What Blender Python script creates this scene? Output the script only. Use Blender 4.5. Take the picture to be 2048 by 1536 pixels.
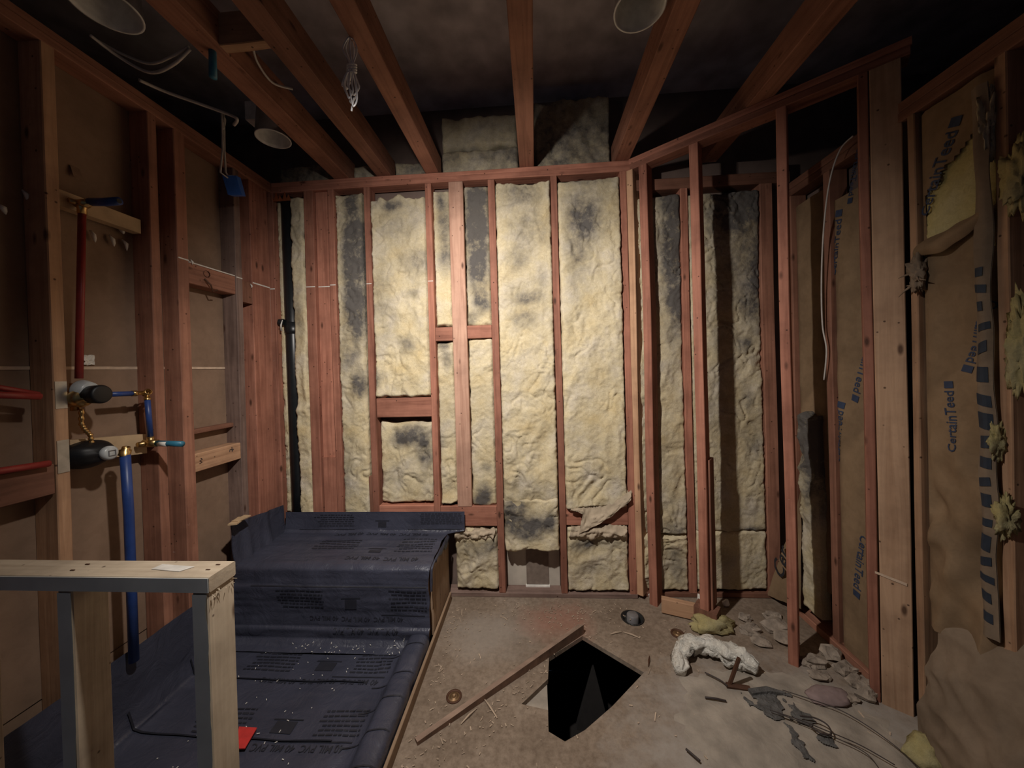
import bpy, bmesh, math, random
from mathutils import Vector, Matrix, noise

for o in list(bpy.data.objects):
    bpy.data.objects.remove(o)
random.seed(7)
scene = bpy.context.scene
COL = scene.collection
R = math.radians

# ------------------------------------------------------------------ camera
F, PX, PY, H = 710.0, 1024.0, 742.0, 1.5
YAW, PITCH, ROLL = R(3.65), R(-0.4), R(-1.6)
CR = Matrix.Rotation(YAW, 3, 'Z') @ Matrix.Rotation(math.pi / 2 + PITCH, 3, 'X') @ Matrix.Rotation(ROLL, 3, 'Z')
cd = bpy.data.cameras.new('camera')
cam = bpy.data.objects.new('camera', cd)
COL.objects.link(cam)
cam.matrix_world = Matrix.Translation((0, 0, H)) @ CR.to_4x4()
cd.sensor_width = 36
cd.lens = F / 2048 * 36
cd.shift_y = (PY - 768) / 2048
cd.clip_start = 0.05
scene.camera = cam

# ------------------------------------------------------------------ light
scene.view_settings.view_transform = 'Standard'
scene.view_settings.look = 'None'
scene.view_settings.gamma = 1
scene.view_settings.use_curve_mapping = False
scene.view_settings.exposure = 0.0

w = bpy.data.worlds.new('world')
scene.world = w
w.use_nodes = True
w.node_tree.nodes['Background'].inputs[0].default_value = (0.50, 0.68, 1.0, 1)
w.node_tree.nodes['Background'].inputs[1].default_value = 0.042

ld = bpy.data.lights.new('work_lamp', 'SPOT')
ld.energy = 172
ld.color = (1.0, 0.93, 0.86)
ld.spot_size = R(146)
ld.spot_blend = 1.0
ld.shadow_soft_size = 0.03
lamp = bpy.data.objects.new('work_lamp', ld)
COL.objects.link(lamp)
lamp.location = (-0.42, 0.85, 2.34)
lamp.rotation_euler = (Vector((-0.22, 2.31, 1.10)) - lamp.location).to_track_quat('-Z', 'Y').to_euler()


# points of the place read off along a line of sight, at a known plane of the room
def ray(x, y):
    return CR @ Vector(((x - PX) / F, -(y - PY) / F, -1.0))
def onX(x, y, X):
    d = ray(x, y); return Vector((0, 0, H)) + d * (X / d.x)
def onY(x, y, Y):
    d = ray(x, y); return Vector((0, 0, H)) + d * (Y / d.y)
def onZ(x, y, Z):
    d = ray(x, y); return Vector((0, 0, H)) + d * ((Z - H) / d.z)


# ------------------------------------------------------------------ materials
def mat(name):
    m = bpy.data.materials.new(name); m.use_nodes = True
    nt = m.node_tree
    return m, nt, nt.nodes['Principled BSDF']

def N(nt, typ, **kw):
    n = nt.nodes.new(typ)
    for k, v in kw.items():
        if k in ('operation', 'blend_type', 'data_type', 'feature', 'attribute_name', 'noise_dimensions', 'vector_type', 'object'):
            setattr(n, k, v)
        else:
            n.inputs[k].default_value = v
    return n

def ramp(nt, fac, stops):
    r = nt.nodes.new('ShaderNodeValToRGB')
    e = r.color_ramp.elements
    while len(e) < len(stops):
        e.new(0.5)
    for el, (p, c) in zip(e, stops):
        el.position = p
        el.color = (*c, 1) if len(c) == 3 else c
    nt.links.new(fac, r.inputs[0])
    return r

def mix(nt, fac, a, b, mode='MIX'):
    m = nt.nodes.new('ShaderNodeMixRGB'); m.blend_type = mode
    for s, v in ((0, fac), (1, a), (2, b)):
        if isinstance(v, (int, float)):
            m.inputs[s].default_value = v
        elif isinstance(v, (tuple, list)):
            m.inputs[s].default_value = (*v, 1)
        else:
            nt.links.new(v, m.inputs[s])
    return m.outputs[0]

def plain(name, col, rough=0.6, metal=0.0, var=0.15, scale=30, spec=0.5):
    m, nt, b = mat(name)
    tc = N(nt, 'ShaderNodeTexCoord')
    nz = N(nt, 'ShaderNodeTexNoise', Scale=scale, Detail=4.0)
    nt.links.new(tc.outputs['Object'], nz.inputs['Vector'])
    lo = tuple(c * (1 - var) for c in col); hi = tuple(min(1, c * (1 + var)) for c in col)
    r = ramp(nt, nz.outputs[0], [(0.3, lo), (0.7, hi)])
    nt.links.new(r.outputs[0], b.inputs['Base Color'])
    b.inputs['Roughness'].default_value = rough
    b.inputs['Metallic'].default_value = metal
    b.inputs['Specular IOR Level'].default_value = spec
    return m

def wood(name, dark, light, knot=(0.06, 0.025, 0.015), speck=0.5, var=0.35):
    """timber, grain along the object's own Z"""
    m, nt, b = mat(name)
    tc = N(nt, 'ShaderNodeTexCoord'); oi = N(nt, 'ShaderNodeObjectInfo')
    off = N(nt, 'ShaderNodeVectorMath', operation='MULTIPLY_ADD')
    cmb = N(nt, 'ShaderNodeCombineXYZ')
    for i in range(3):
        nt.links.new(oi.outputs['Random'], cmb.inputs[i])
    nt.links.new(cmb.outputs[0], off.inputs[0])
    off.inputs[1].default_value = (37.0, 53.0, 71.0)
    nt.links.new(tc.outputs['Object'], off.inputs[2])
    mp = N(nt, 'ShaderNodeMapping', Scale=(38, 38, 1.6))
    nt.links.new(off.outputs[0], mp.inputs['Vector'])
    g = N(nt, 'ShaderNodeTexNoise', Scale=1.0, Detail=6.0, Roughness=0.6, Distortion=0.8)
    nt.links.new(mp.outputs[0], g.inputs['Vector'])
    c1 = ramp(nt, g.outputs[0], [(0.25, dark), (0.55, light), (0.8, tuple(min(1, c * 1.15) for c in light))])
    # broad patches of wear and old dirt
    p = N(nt, 'ShaderNodeTexNoise', Scale=3.5, Detail=5.0, Roughness=0.65)
    nt.links.new(off.outputs[0], p.inputs['Vector'])
    pr = ramp(nt, p.outputs[0], [(0.35, (0.62, 0.6, 0.6)), (0.6, (1, 1, 1))])
    c2 = mix(nt, 0.8, c1.outputs[0], pr.outputs[0], 'MULTIPLY')
    # knots
    mk = N(nt, 'ShaderNodeMapping', Scale=(11, 11, 4.2))
    nt.links.new(off.outputs[0], mk.inputs['Vector'])
    v = N(nt, 'ShaderNodeTexVoronoi', Scale=1.0)
    nt.links.new(mk.outputs[0], v.inputs['Vector'])
    kr = ramp(nt, v.outputs['Distance'], [(0.055, (0.85, 0.85, 0.85)), (0.13, (0, 0, 0))])
    c3 = mix(nt, kr.outputs[0], c2, knot)
    # nail holes
    nv = N(nt, 'ShaderNodeTexVoronoi', Scale=19.0)
    nt.links.new(off.outputs[0], nv.inputs['Vector'])
    nr = ramp(nt, nv.outputs['Distance'], [(0.06, (0.8, 0.8, 0.8)), (0.10, (0, 0, 0))])
    c4 = mix(nt, nr.outputs[0], c3, tuple(c * 0.6 for c in knot))
    # plaster dust left on
    s = N(nt, 'ShaderNodeTexNoise', Scale=26.0, Detail=8.0, Roughness=0.75)
    nt.links.new(off.outputs[0], s.inputs['Vector'])
    sr = ramp(nt, s.outputs[0], [(0.66, (0, 0, 0)), (0.76, (speck, speck, speck))])
    c5 = mix(nt, sr.outputs[0], c4, (0.62, 0.5, 0.44))
    hs = N(nt, 'ShaderNodeHueSaturation')
    vr = N(nt, 'ShaderNodeMapRange'); vr.inputs['To Min'].default_value = 1 - var; vr.inputs['To Max'].default_value = 1 + var * 0.6
    nt.links.new(oi.outputs['Random'], vr.inputs['Value'])
    nt.links.new(vr.outputs[0], hs.inputs['Value'])
    nt.links.new(c5, hs.inputs['Color'])
    nt.links.new(hs.outputs[0], b.inputs['Base Color'])
    b.inputs['Roughness'].default_value = 0.72
    b.inputs['Specular IOR Level'].default_value = 0.25
    bp = N(nt, 'ShaderNodeBump', Strength=0.35, Distance=0.004)
    nt.links.new(g.outputs[0], bp.inputs['Height'])
    nt.links.new(bp.outputs[0], b.inputs['Normal'])
    return m

def fiberglass(name, a, b_, c_, grey=(0.095, 0.088, 0.086)):
    m, nt, b = mat(name)
    tc = N(nt, 'ShaderNodeTexCoord')
    big = N(nt, 'ShaderNodeTexNoise', Scale=5.0, Detail=6.0, Roughness=0.6)
    nt.links.new(tc.outputs['Object'], big.inputs['Vector'])
    col = ramp(nt, big.outputs[0], [(0.3, a), (0.5, b_), (0.72, c_)])
    fine = N(nt, 'ShaderNodeTexNoise', Scale=55.0, Detail=8.0, Roughness=0.7, Distortion=1.2)
    nt.links.new(tc.outputs['Object'], fine.inputs['Vector'])
    fr = ramp(nt, fine.outputs[0], [(0.3, (0.72, 0.70, 0.66)), (0.6, (1, 1, 1))])
    c1 = mix(nt, 0.75, col.outputs[0], fr.outputs[0], 'MULTIPLY')
    at = N(nt, 'ShaderNodeAttribute', attribute_name='soot')  # greying per vertex: real stains, on some batts also painted shade
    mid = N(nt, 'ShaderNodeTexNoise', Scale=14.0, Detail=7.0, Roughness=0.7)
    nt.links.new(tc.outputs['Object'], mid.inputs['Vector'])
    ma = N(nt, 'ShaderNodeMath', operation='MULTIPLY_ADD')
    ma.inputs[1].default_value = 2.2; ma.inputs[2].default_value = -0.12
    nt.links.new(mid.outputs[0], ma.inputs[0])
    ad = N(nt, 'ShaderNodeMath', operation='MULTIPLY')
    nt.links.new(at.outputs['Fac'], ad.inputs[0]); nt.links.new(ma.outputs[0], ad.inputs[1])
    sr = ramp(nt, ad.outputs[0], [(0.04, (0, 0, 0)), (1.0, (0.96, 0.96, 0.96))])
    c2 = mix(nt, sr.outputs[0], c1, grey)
    nt.links.new(c2, b.inputs['Base Color'])
    b.inputs['Roughness'].default_value = 0.95
    b.inputs['Specular IOR Level'].default_value = 0.1
    bp = N(nt, 'ShaderNodeBump', Strength=0.6, Distance=0.008)
    nt.links.new(fine.outputs[0], bp.inputs['Height'])
    nt.links.new(bp.outputs[0], b.inputs['Normal'])
    return m

def paper(name, col, stain=0.35, fine=28):
    m, nt, b = mat(name)
    tc = N(nt, 'ShaderNodeTexCoord')
    big = N(nt, 'ShaderNodeTexNoise', Scale=4.0, Detail=5.0, Roughness=0.6)
    nt.links.new(tc.outputs['Object'], big.inputs['Vector'])
    r = ramp(nt, big.outputs[0], [(0.3, tuple(c * (1 - stain) for c in col)), (0.62, col)])
    f = N(nt, 'ShaderNodeTexNoise', Scale=fine, Detail=6.0, Roughness=0.65, Distortion=0.6)
    nt.links.new(tc.outputs['Object'], f.inputs['Vector'])
    fr = ramp(nt, f.outputs[0], [(0.35, (0.86, 0.85, 0.84)), (0.6, (1, 1, 1))])
    c = mix(nt, 0.8, r.outputs[0], fr.outputs[0], 'MULTIPLY')
    nt.links.new(c, b.inputs['Base Color'])
    b.inputs['Roughness'].default_value = 0.8
    b.inputs['Specular IOR Level'].default_value = 0.25
    bp = N(nt, 'ShaderNodeBump', Strength=0.18, Distance=0.006)
    nt.links.new(f.outputs[0], bp.inputs['Height'])
    nt.links.new(bp.outputs[0], b.inputs['Normal'])
    return m

def floor_mat():
    m, nt, b = mat('plywood_subfloor')
    tc = N(nt, 'ShaderNodeTexCoord')
    v = tc.outputs['Object']
    g = N(nt, 'ShaderNodeTexNoise', Scale=3.0, Detail=7.0, Roughness=0.62)
    nt.links.new(v, g.inputs['Vector'])
    base = ramp(nt, g.outputs[0], [(0.3, (0.20, 0.15, 0.11)), (0.55, (0.29, 0.225, 0.17)), (0.75, (0.35, 0.285, 0.225))])
    f = N(nt, 'ShaderNodeTexNoise', Scale=40.0, Detail=8.0, Roughness=0.7)
    nt.links.new(v, f.inputs['Vector'])
    fr = ramp(nt, f.outputs[0], [(0.32, (0.55, 0.52, 0.5)), (0.6, (1, 1, 1))])
    c = mix(nt, 0.85, base.outputs[0], fr.outputs[0], 'MULTIPLY')
    def blob(cx, cy, rx, ry, lo, hi, jit=0.35):
        mp = N(nt, 'ShaderNodeMapping')
        mp.inputs['Location'].default_value = (-cx / rx, -cy / ry, 0)
        mp.inputs['Scale'].default_value = (1 / rx, 1 / ry, 0)
        nt.links.new(v, mp.inputs['Vector'])
        ln = N(nt, 'ShaderNodeVectorMath', operation='LENGTH')
        nt.links.new(mp.outputs[0], ln.inputs[0])
        n2 = N(nt, 'ShaderNodeTexNoise', Scale=7.0, Detail=8.0, Roughness=0.7)
        nt.links.new(v, n2.inputs['Vector'])
        ma = N(nt, 'ShaderNodeMath', operation='MULTIPLY_ADD')
        ma.inputs[1].default_value = jit * 4
        nt.links.new(n2.outputs[0], ma.inputs[0]); nt.links.new(ln.outputs['Value'], ma.inputs[2])
        return ramp(nt, ma.outputs[0], [(0.0, (1, 1, 1)), (1.0, (0, 0, 0))]) if False else ramp_sub(ma.outputs[0], lo, hi, jit)
    def ramp_sub(sock, lo, hi, jit):
        mr = N(nt, 'ShaderNodeMapRange')
        mr.inputs['From Min'].default_value = lo + jit * 2; mr.inputs['From Max'].default_value = hi + jit * 2
        mr.inputs['To Min'].default_value = 1; mr.inputs['To Max'].default_value = 0
        nt.links.new(sock, mr.inputs['Value'])
        return mr
    # dried plaster dust, reddish sawdust, pale dust
    d = blob(1.05, 1.25, 0.75, 0.62, 0.6, 1.15)
    c = mix(nt, d.outputs[0], c, (0.36, 0.32, 0.28))
    d = blob(-0.30, 1.98, 0.32, 0.22, 0.3, 1.1)
    ms = N(nt, 'ShaderNodeMath', operation='MULTIPLY'); ms.inputs[1].default_value = 0.6
    nt.links.new(d.outputs[0], ms.inputs[0])
    c = mix(nt, ms.outputs[0], c, (0.33, 0.29, 0.25))
    d = blob(0.10, 2.10, 0.28, 0.22, 0.3, 1.0)
    ms = N(nt, 'ShaderNodeMath', operation='MULTIPLY'); ms.inputs[1].default_value = 0.6
    nt.links.new(d.outputs[0], ms.inputs[0])
    c = mix(nt, ms.outputs[0], c, (0.30, 0.14, 0.10))
    nt.links.new(c, b.inputs['Base Color'])
    b.inputs['Roughness'].default_value = 0.85
    b.inputs['Specular IOR Level'].default_value = 0.2
    bp = N(nt, 'ShaderNodeBump', Strength=0.3, Distance=0.006)
    nt.links.new(f.outputs[0], bp.inputs['Height'])
    nt.links.new(bp.outputs[0], b.inputs['Normal'])
    return m

M = {}
M['fir'] = wood('red_fir_timber', (0.26, 0.10, 0.065), (0.45, 0.195, 0.13))
M['fir_dull'] = wood('dull_fir_timber', (0.21, 0.095, 0.062), (0.35, 0.165, 0.108))
M['fir_pale'] = wood('scuffed_pale_fir', (0.36, 0.19, 0.13), (0.54, 0.32, 0.23), speck=0.8, var=0.1)
M['fir_light'] = wood('light_tan_fir', (0.42, 0.25, 0.15), (0.56, 0.36, 0.23), speck=0.2, var=0.08)
M['fir_grey'] = wood('weathered_grey_timber', (0.13, 0.085, 0.07), (0.25, 0.17, 0.14), speck=0.3)
M['fir_tan'] = wood('tan_fir_timber', (0.32, 0.175, 0.10), (0.50, 0.30, 0.18), speck=0.25)
M['pine'] = wood('pale_pine', (0.54, 0.43, 0.31), (0.66, 0.55, 0.41), knot=(0.14, 0.08, 0.05), speck=0.2, var=0.1)
M['white_pine'] = wood('whitewashed_pine', (0.46, 0.46, 0.44), (0.56, 0.55, 0.52), knot=(0.12, 0.10, 0.08), speck=0.2, var=0.05)
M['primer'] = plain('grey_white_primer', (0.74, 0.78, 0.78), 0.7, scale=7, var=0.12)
M['glass'] = fiberglass('yellow_fiberglass', (0.66, 0.53, 0.30), (0.71, 0.61, 0.41), (0.70, 0.63, 0.52))
M['glass_yellow'] = fiberglass('bright_yellow_fiberglass', (0.52, 0.43, 0.17), (0.60, 0.51, 0.23), (0.64, 0.57, 0.32))
M['kraft'] = paper('kraft_paper', (0.27, 0.18, 0.105))
M['kraft_pale'] = paper('pale_kraft_paper', (0.25, 0.185, 0.13))
M['drywall'] = paper('brown_drywall_paper', (0.31, 0.205, 0.14), 0.22, 18)
M['seam'] = plain('pale_tape', (0.60, 0.45, 0.33), 0.8)
M['sheath'] = plain('grey_sheathing_board', (0.50, 0.45, 0.38), 0.85, scale=8)
M['sheath_dark'] = plain('dark_sheathing', (0.17, 0.12, 0.10), 0.85, scale=8)
M['floor'] = floor_mat()
M['deck'] = plain('roof_deck_board', (0.55, 0.50, 0.52), 0.9, scale=6, var=0.3)
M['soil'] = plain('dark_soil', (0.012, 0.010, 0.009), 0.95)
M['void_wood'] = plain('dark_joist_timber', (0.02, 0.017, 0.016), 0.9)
M['liner'] = plain('grey_blue_pvc_sheet', (0.048, 0.051, 0.076), 0.38, var=0.18, scale=5)
def add_bump(m, scale, strength, dist):
    nt = m.node_tree; b = nt.nodes['Principled BSDF']
    tc = N(nt, 'ShaderNodeTexCoord'); n_ = N(nt, 'ShaderNodeTexNoise', Scale=scale, Detail=5.0, Roughness=0.6, Distortion=1.0)
    nt.links.new(tc.outputs['Object'], n_.inputs['Vector'])
    bp = N(nt, 'ShaderNodeBump', Strength=strength, Distance=dist)
    nt.links.new(n_.outputs[0], bp.inputs['Height']); nt.links.new(bp.outputs[0], b.inputs['Normal'])
add_bump(M['liner'], 11.0, 0.45, 0.02)
M['ink'] = plain('black_print', (0.016, 0.017, 0.026), 0.6)
M['ink_blue'] = plain('dark_blue_print', (0.028, 0.042, 0.085), 0.7)
M['abs'] = plain('black_plastic_pipe', (0.012, 0.014, 0.016), 0.35)
M['black'] = plain('black_rubbery_plastic', (0.006, 0.006, 0.007), 0.5)
M['brass'] = plain('brass', (0.55, 0.36, 0.15), 0.32, 1.0)
M['old_brass'] = plain('tarnished_brass', (0.24, 0.15, 0.08), 0.5, 0.7)
M['copper'] = plain('torn_copper_strap', (0.65, 0.26, 0.12), 0.4, 0.8)
M['pex_red'] = plain('red_pex', (0.30, 0.035, 0.03), 0.4)
M['pex_blue'] = plain('blue_pex', (0.022, 0.055, 0.21), 0.4)
M['teal'] = plain('teal_pex', (0.03, 0.16, 0.25), 0.4)
M['blue_box'] = plain('blue_plastic_box', (0.03, 0.12, 0.45), 0.4)
M['chrome'] = plain('frosted_clear_plastic', (0.48, 0.50, 0.50), 0.3)
M['steel'] = plain('galvanised_steel', (0.45, 0.45, 0.46), 0.35, 0.9)
M['cable_w'] = plain('grey_white_cable', (0.50, 0.46, 0.42), 0.5)
M['cable_s'] = plain('shiny_silver_cable', (0.80, 0.80, 0.82), 0.3, 0.1)
M['white'] = plain('white_paint', (0.75, 0.72, 0.66), 0.6)
M['can'] = plain('white_enamel', (0.62, 0.62, 0.60), 0.45)
M['plaster'] = plain('old_plaster', (0.30, 0.245, 0.195), 0.95, scale=18, var=0.4)
M['mortar'] = plain('wet_grey_mortar', (0.11, 0.105, 0.10), 0.8, scale=25, var=0.4)
M['spill'] = plain('dried_plaster_spill', (0.33, 0.285, 0.235), 0.95, scale=9, var=0.3)
M['film'] = plain('white_plastic_film', (0.66, 0.63, 0.56), 0.4, var=0.08)
add_bump(M['film'], 24.0, 0.9, 0.02)
add_bump(M['mortar'], 60.0, 0.8, 0.01)
add_bump(M['plaster'], 40.0, 0.7, 0.01)
add_bump(M['spill'], 18.0, 0.5, 0.01)
M['rust'] = plain('rusty_steel', (0.10, 0.045, 0.025), 0.7, 0.4)
M['wire'] = plain('dark_wire', (0.04, 0.028, 0.025), 0.6)
M['pinkcloth'] = plain('dusty_mauve_rag', (0.26, 0.19, 0.18), 0.95)
M['red'] = plain('red_card', (0.55, 0.035, 0.03), 0.6)
M['grey_pipe'] = plain('grey_plastic', (0.16, 0.15, 0.15), 0.6)
M['chip'] = plain('wood_chips', (0.44, 0.34, 0.25), 0.9, scale=3, var=0.4)
M['ply_edge'] = wood('plywood_edge', (0.24, 0.155, 0.095), (0.38, 0.26, 0.17), speck=0.3)
M['board_dusty'] = wood('dusty_board', (0.20, 0.09, 0.05), (0.33, 0.17, 0.10), speck=0.8)


# ------------------------------------------------------------------ builders
WM = {}
def link(o, parent=None, world=None):
    COL.objects.link(o)
    world = world if world is not None else Matrix.Identity(4)
    if parent is not None:
        o.parent = parent
        o.matrix_local = WM[parent.name].inverted() @ world
    else:
        o.matrix_world = world
    WM[o.name] = world
    return o

def tag(o, label=None, cat=None, group=None, kind=None):
    if label: o['label'] = label
    if cat: o['category'] = cat
    if group: o['group'] = group
    if kind: o['kind'] = kind
    return o

def thing(name, label, cat, loc, group=None):
    o = bpy.data.objects.new(name, None)
    o.empty_display_size = 0.05
    link(o, None, Matrix.Translation(loc))
    return tag(o, label, cat, group)

def structure(name):
    o = bpy.data.objects.new(name, None)
    link(o); o['kind'] = 'structure'
    return o

class MB:
    def __init__(s):
        s.v = []; s.f = []; s.soot = []
    def add(s, vs, fs):
        n = len(s.v)
        s.v += [Vector(p) for p in vs]
        s.f += [tuple(i + n for i in f) for f in fs]
        return s
    def box(s, lo, hi, rot=None, c=None):
        (x0, y0, z0), (x1, y1, z1) = lo, hi
        vs = [Vector(p) for p in ((x0, y0, z0), (x1, y0, z0), (x1, y1, z0), (x0, y1, z0), (x0, y0, z1), (x1, y0, z1), (x1, y1, z1), (x0, y1, z1))]
        if rot is not None:
            vs = [rot @ p + (Vector(c) if c is not None else Vector()) for p in vs]
        return s.add(vs, [(0, 3, 2, 1), (4, 5, 6, 7), (0, 1, 5, 4), (1, 2, 6, 5), (2, 3, 7, 6), (3, 0, 4, 7)])
    def tube(s, pts, r, seg=10, closed=False, jit=0.0, cap=True):
        pts = [Vector(p) for p in pts]
        n = len(pts)
        rs = r if isinstance(r, (list, tuple)) else [r] * n
        prev = None; rings = []
        for i, p in enumerate(pts):
            a = pts[i - 1] if (i > 0 or closed) else p
            b = pts[(i + 1) % n] if (i < n - 1 or closed) else p
            t = (b - a).normalized() if (b - a).length > 1e-9 else Vector((0, 0, 1))
            if prev is None:
                u = t.orthogonal().normalized()
            else:
                u = (prev - t * prev.dot(t))
                u = u.normalized() if u.length > 1e-6 else t.orthogonal().normalized()
            prev = u
            wv = t.cross(u)
            ring = []
            for k in range(seg):
                an = 2 * math.pi * k / seg
                rr = rs[i] * (1 + jit * noise.noise(p * 31 + Vector((math.cos(an), math.sin(an), 0)) * 2))
                ring.append(p + (u * math.cos(an) + wv * math.sin(an)) * rr)
            rings.append(ring)
        base = len(s.v)
        for rg in rings:
            s.v += rg
        m = n if closed else n - 1
        for i in range(m):
            j = (i + 1) % n
            for k in range(seg):
                l = (k + 1) % seg
                s.f.append((base + i * seg + k, base + i * seg + l, base + j * seg + l, base + j * seg + k))
        if cap and not closed:
            s.f.append(tuple(base + k for k in reversed(range(seg))))
            s.f.append(tuple(base + (n - 1) * seg + k for k in range(seg)))
        return s
    def lathe(s, prof, c, axis, seg=24):
        """prof: (distance along axis, radius)"""
        axis = Vector(axis).normalized()
        u = axis.orthogonal().normalized(); wv = axis.cross(u)
        base = len(s.v); c = Vector(c)
        for a, r in prof:
            for k in range(seg):
                an = 2 * math.pi * k / seg
                s.v.append(c + axis * a + (u * math.cos(an) + wv * math.sin(an)) * max(r, 1e-4))
        for i in range(len(prof) - 1):
            for k in range(seg):
                l = (k + 1) % seg
                s.f.append((base + i * seg + k, base + i * seg + l, base + (i + 1) * seg + l, base + (i + 1) * seg + k))
        return s
    def grid(s, nu, nv, fn):
        base = len(s.v)
        for j in range(nv + 1):
            for i in range(nu + 1):
                s.v.append(Vector(fn(i / nu, j / nv)))
        for j in range(nv):
            for i in range(nu):
                a = base + j * (nu + 1) + i
                s.f.append((a, a + 1, a + nu + 2, a + nu + 1))
        return s
    def build(s, name, m, parent=None, smooth=False, origin=None, soot=None):
        if origin is None:
            lo = Vector([min(p[i] for p in s.v) for i in range(3)]); hi = Vector([max(p[i] for p in s.v) for i in range(3)])
            origin = (lo + hi) / 2
        origin = Vector(origin)
        me = bpy.data.meshes.new(name)
        me.from_pydata([p - origin for p in s.v], [], s.f)
        me.update()
        if smooth:
            for p in me.polygons: p.use_smooth = True
        me.materials.append(M[m] if isinstance(m, str) else m)
        if soot is not None:
            at = me.attributes.new('soot', 'FLOAT', 'POINT')
            at.data.foreach_set('value', [soot(p) for p in s.v])
        bm = bmesh.new(); bm.from_mesh(me)
        bmesh.ops.recalc_face_normals(bm, faces=bm.faces)
        bm.to_mesh(me); bm.free()
        o = bpy.data.objects.new(name, me)
        return link(o, parent, Matrix.Translation(origin))

def nz(x, y, z=0.0, sc=1.0):
    return noise.noise(Vector((x * sc, y * sc, z)))

BC = [0]
def board(name, c, L, wx, wy, rot, m, parent, bend=0.003, cham=0.003, taper=None):
    """sawn timber: length along local Z, section wx by wy, slightly bent and rounded"""
    BC[0] += 1
    sd = BC[0] * 7.3
    n = max(2, min(9, int(L / 0.3)))
    hx, hy = wx / 2, wy / 2
    ch = min(cham, hx * 0.4, hy * 0.4)
    sec = [(-hx + ch, -hy), (hx - ch, -hy), (hx, -hy + ch), (hx, hy - ch), (hx - ch, hy), (-hx + ch, hy), (-hx, hy - ch), (-hx, -hy + ch)]
    mb = MB()
    vs = []; fs = []
    for i in range(n + 1):
        t = i / n
        env = 1.0 if L < 0.3 else math.sin(math.pi * t)
        bx = bend * nz(t * 2.1, sd) * 2 * env; by = bend * nz(t * 2.3, sd + 40) * env
        for k, (x, y) in enumerate(sec):
            j = 0.0006 * nz(t * 9, sd + k * 3.1) if L > 0.3 else 0
            vs.append((x + bx + j, y + by + j, (t - 0.5) * L))
    for i in range(n):
        for k in range(8):
            l = (k + 1) % 8
            fs.append((i * 8 + k, i * 8 + l, (i + 1) * 8 + l, (i + 1) * 8 + k))
    fs.append(tuple(reversed(range(8)))); fs.append(tuple(n * 8 + k for k in range(8)))
    me = bpy.data.meshes.new(name)
    me.from_pydata(vs, [], fs); me.update()
    me.materials.append(M[m])
    o = bpy.data.objects.new(name, me)
    return link(o, parent, Matrix.Translation(c) @ rot.to_4x4())

RX = Matrix.Rotation(R(90), 3, 'Y')      # local Z -> world X
RY = Matrix.Rotation(R(-90), 3, 'X')     # local Z -> world Y
RI = Matrix.Identity(3)

def timber(name, x0, x1, y0, y1, z0, z1, m='fir', parent=None, bend=0.003, lean=0.0):
    d = (x1 - x0, y1 - y0, z1 - z0)
    c = ((x0 + x1) / 2, (y0 + y1) / 2, (z0 + z1) / 2)
    ax = max(range(3), key=lambda i: d[i])
    if ax == 2:
        return board(name, c, d[2], d[0], d[1], Matrix.Rotation(lean, 3, 'Y'), m, parent, bend)
    if ax == 0:
        return board(name, c, d[0], d[2], d[1], RX, m, parent, bend)
    return board(name, c, d[1], d[0], d[2], RY, m, parent, bend)

def text_tris(body):
    cu = bpy.data.curves.new('lettering', 'FONT')
    cu.body = body; cu.resolution_u = 2; cu.offset = 0.012
    o = bpy.data.objects.new('lettering', cu)
    COL.objects.link(o)
    dg = bpy.context.evaluated_depsgraph_get()
    me = bpy.data.meshes.new_from_object(o.evaluated_get(dg))
    vs = [v.co.copy() for v in me.vertices]; fs = [tuple(p.vertices) for p in me.polygons]
    bpy.data.objects.remove(o); bpy.data.curves.remove(cu); bpy.data.meshes.remove(me)
    x0 = min(v.x for v in vs); x1 = max(v.x for v in vs)
    return [((v.x - x0) / (x1 - x0), v.y / (x1 - x0)) for v in vs], fs
TXT = {}
def letters(body):
    if body not in TXT: TXT[body] = text_tris(body)
    return TXT[body]


# =================================================================== SETTING
D = 2.31            # room face of the back wall studs
XL = -1.75          # room face of the left wall studs
XR = 1.53           # room face of the right wall studs
ZP = 2.735          # underside of the top plates
ZJ = 2.806          # underside of the ceiling joists

# ---- floor with the cut hole
holepx = [(1165, 1272), (1288, 1345), (1225, 1412), (1170, 1460), (1130, 1483), (1097, 1463), (1096, 1420), (1043, 1408), (1096, 1358), (1098, 1315)]
hole = [onZ(x, y, 0).xy for x, y in holepx]
def poly_with_hole(outer, inner, z, th):
    bm = bmesh.new()
    def loop(pts):
        vs = [bm.verts.new((p[0], p[1], z)) for p in pts]
        return [bm.edges.new((vs[i], vs[(i + 1) % len(vs)])) for i in range(len(vs))], vs
    e1, _ = loop(outer)
    es = list(e1)
    for inn in inner:
        e2, _ = loop(inn); es += e2
    bmesh.ops.triangle_fill(bm, use_beauty=True, use_dissolve=False, edges=es)
    r = bmesh.ops.extrude_face_region(bm, geom=list(bm.faces))
    for v in [g for g in r['geom'] if isinstance(g, bmesh.types.BMVert)]:
        v.co.z -= th
    bmesh.ops.recalc_face_normals(bm, faces=bm.faces)
    return bm
ringc = onZ(1265, 1236, 0).xy
ring = [(ringc[0] + 0.062 * math.cos(a * math.pi / 10), ringc[1] + 0.062 * math.sin(a * math.pi / 10)) for a in range(20)]
bm = poly_with_hole([(-1.84, -1.6), (1.75, -1.6), (1.75, 2.46), (-1.84, 2.46)], [hole, ring], 0, 0.022)
me = bpy.data.meshes.new('floor'); bm.to_mesh(me); bm.free()
me.materials.append(M['floor'])
floor = bpy.data.objects.new('floor', me); link(floor); floor['kind'] = 'structure'
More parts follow.
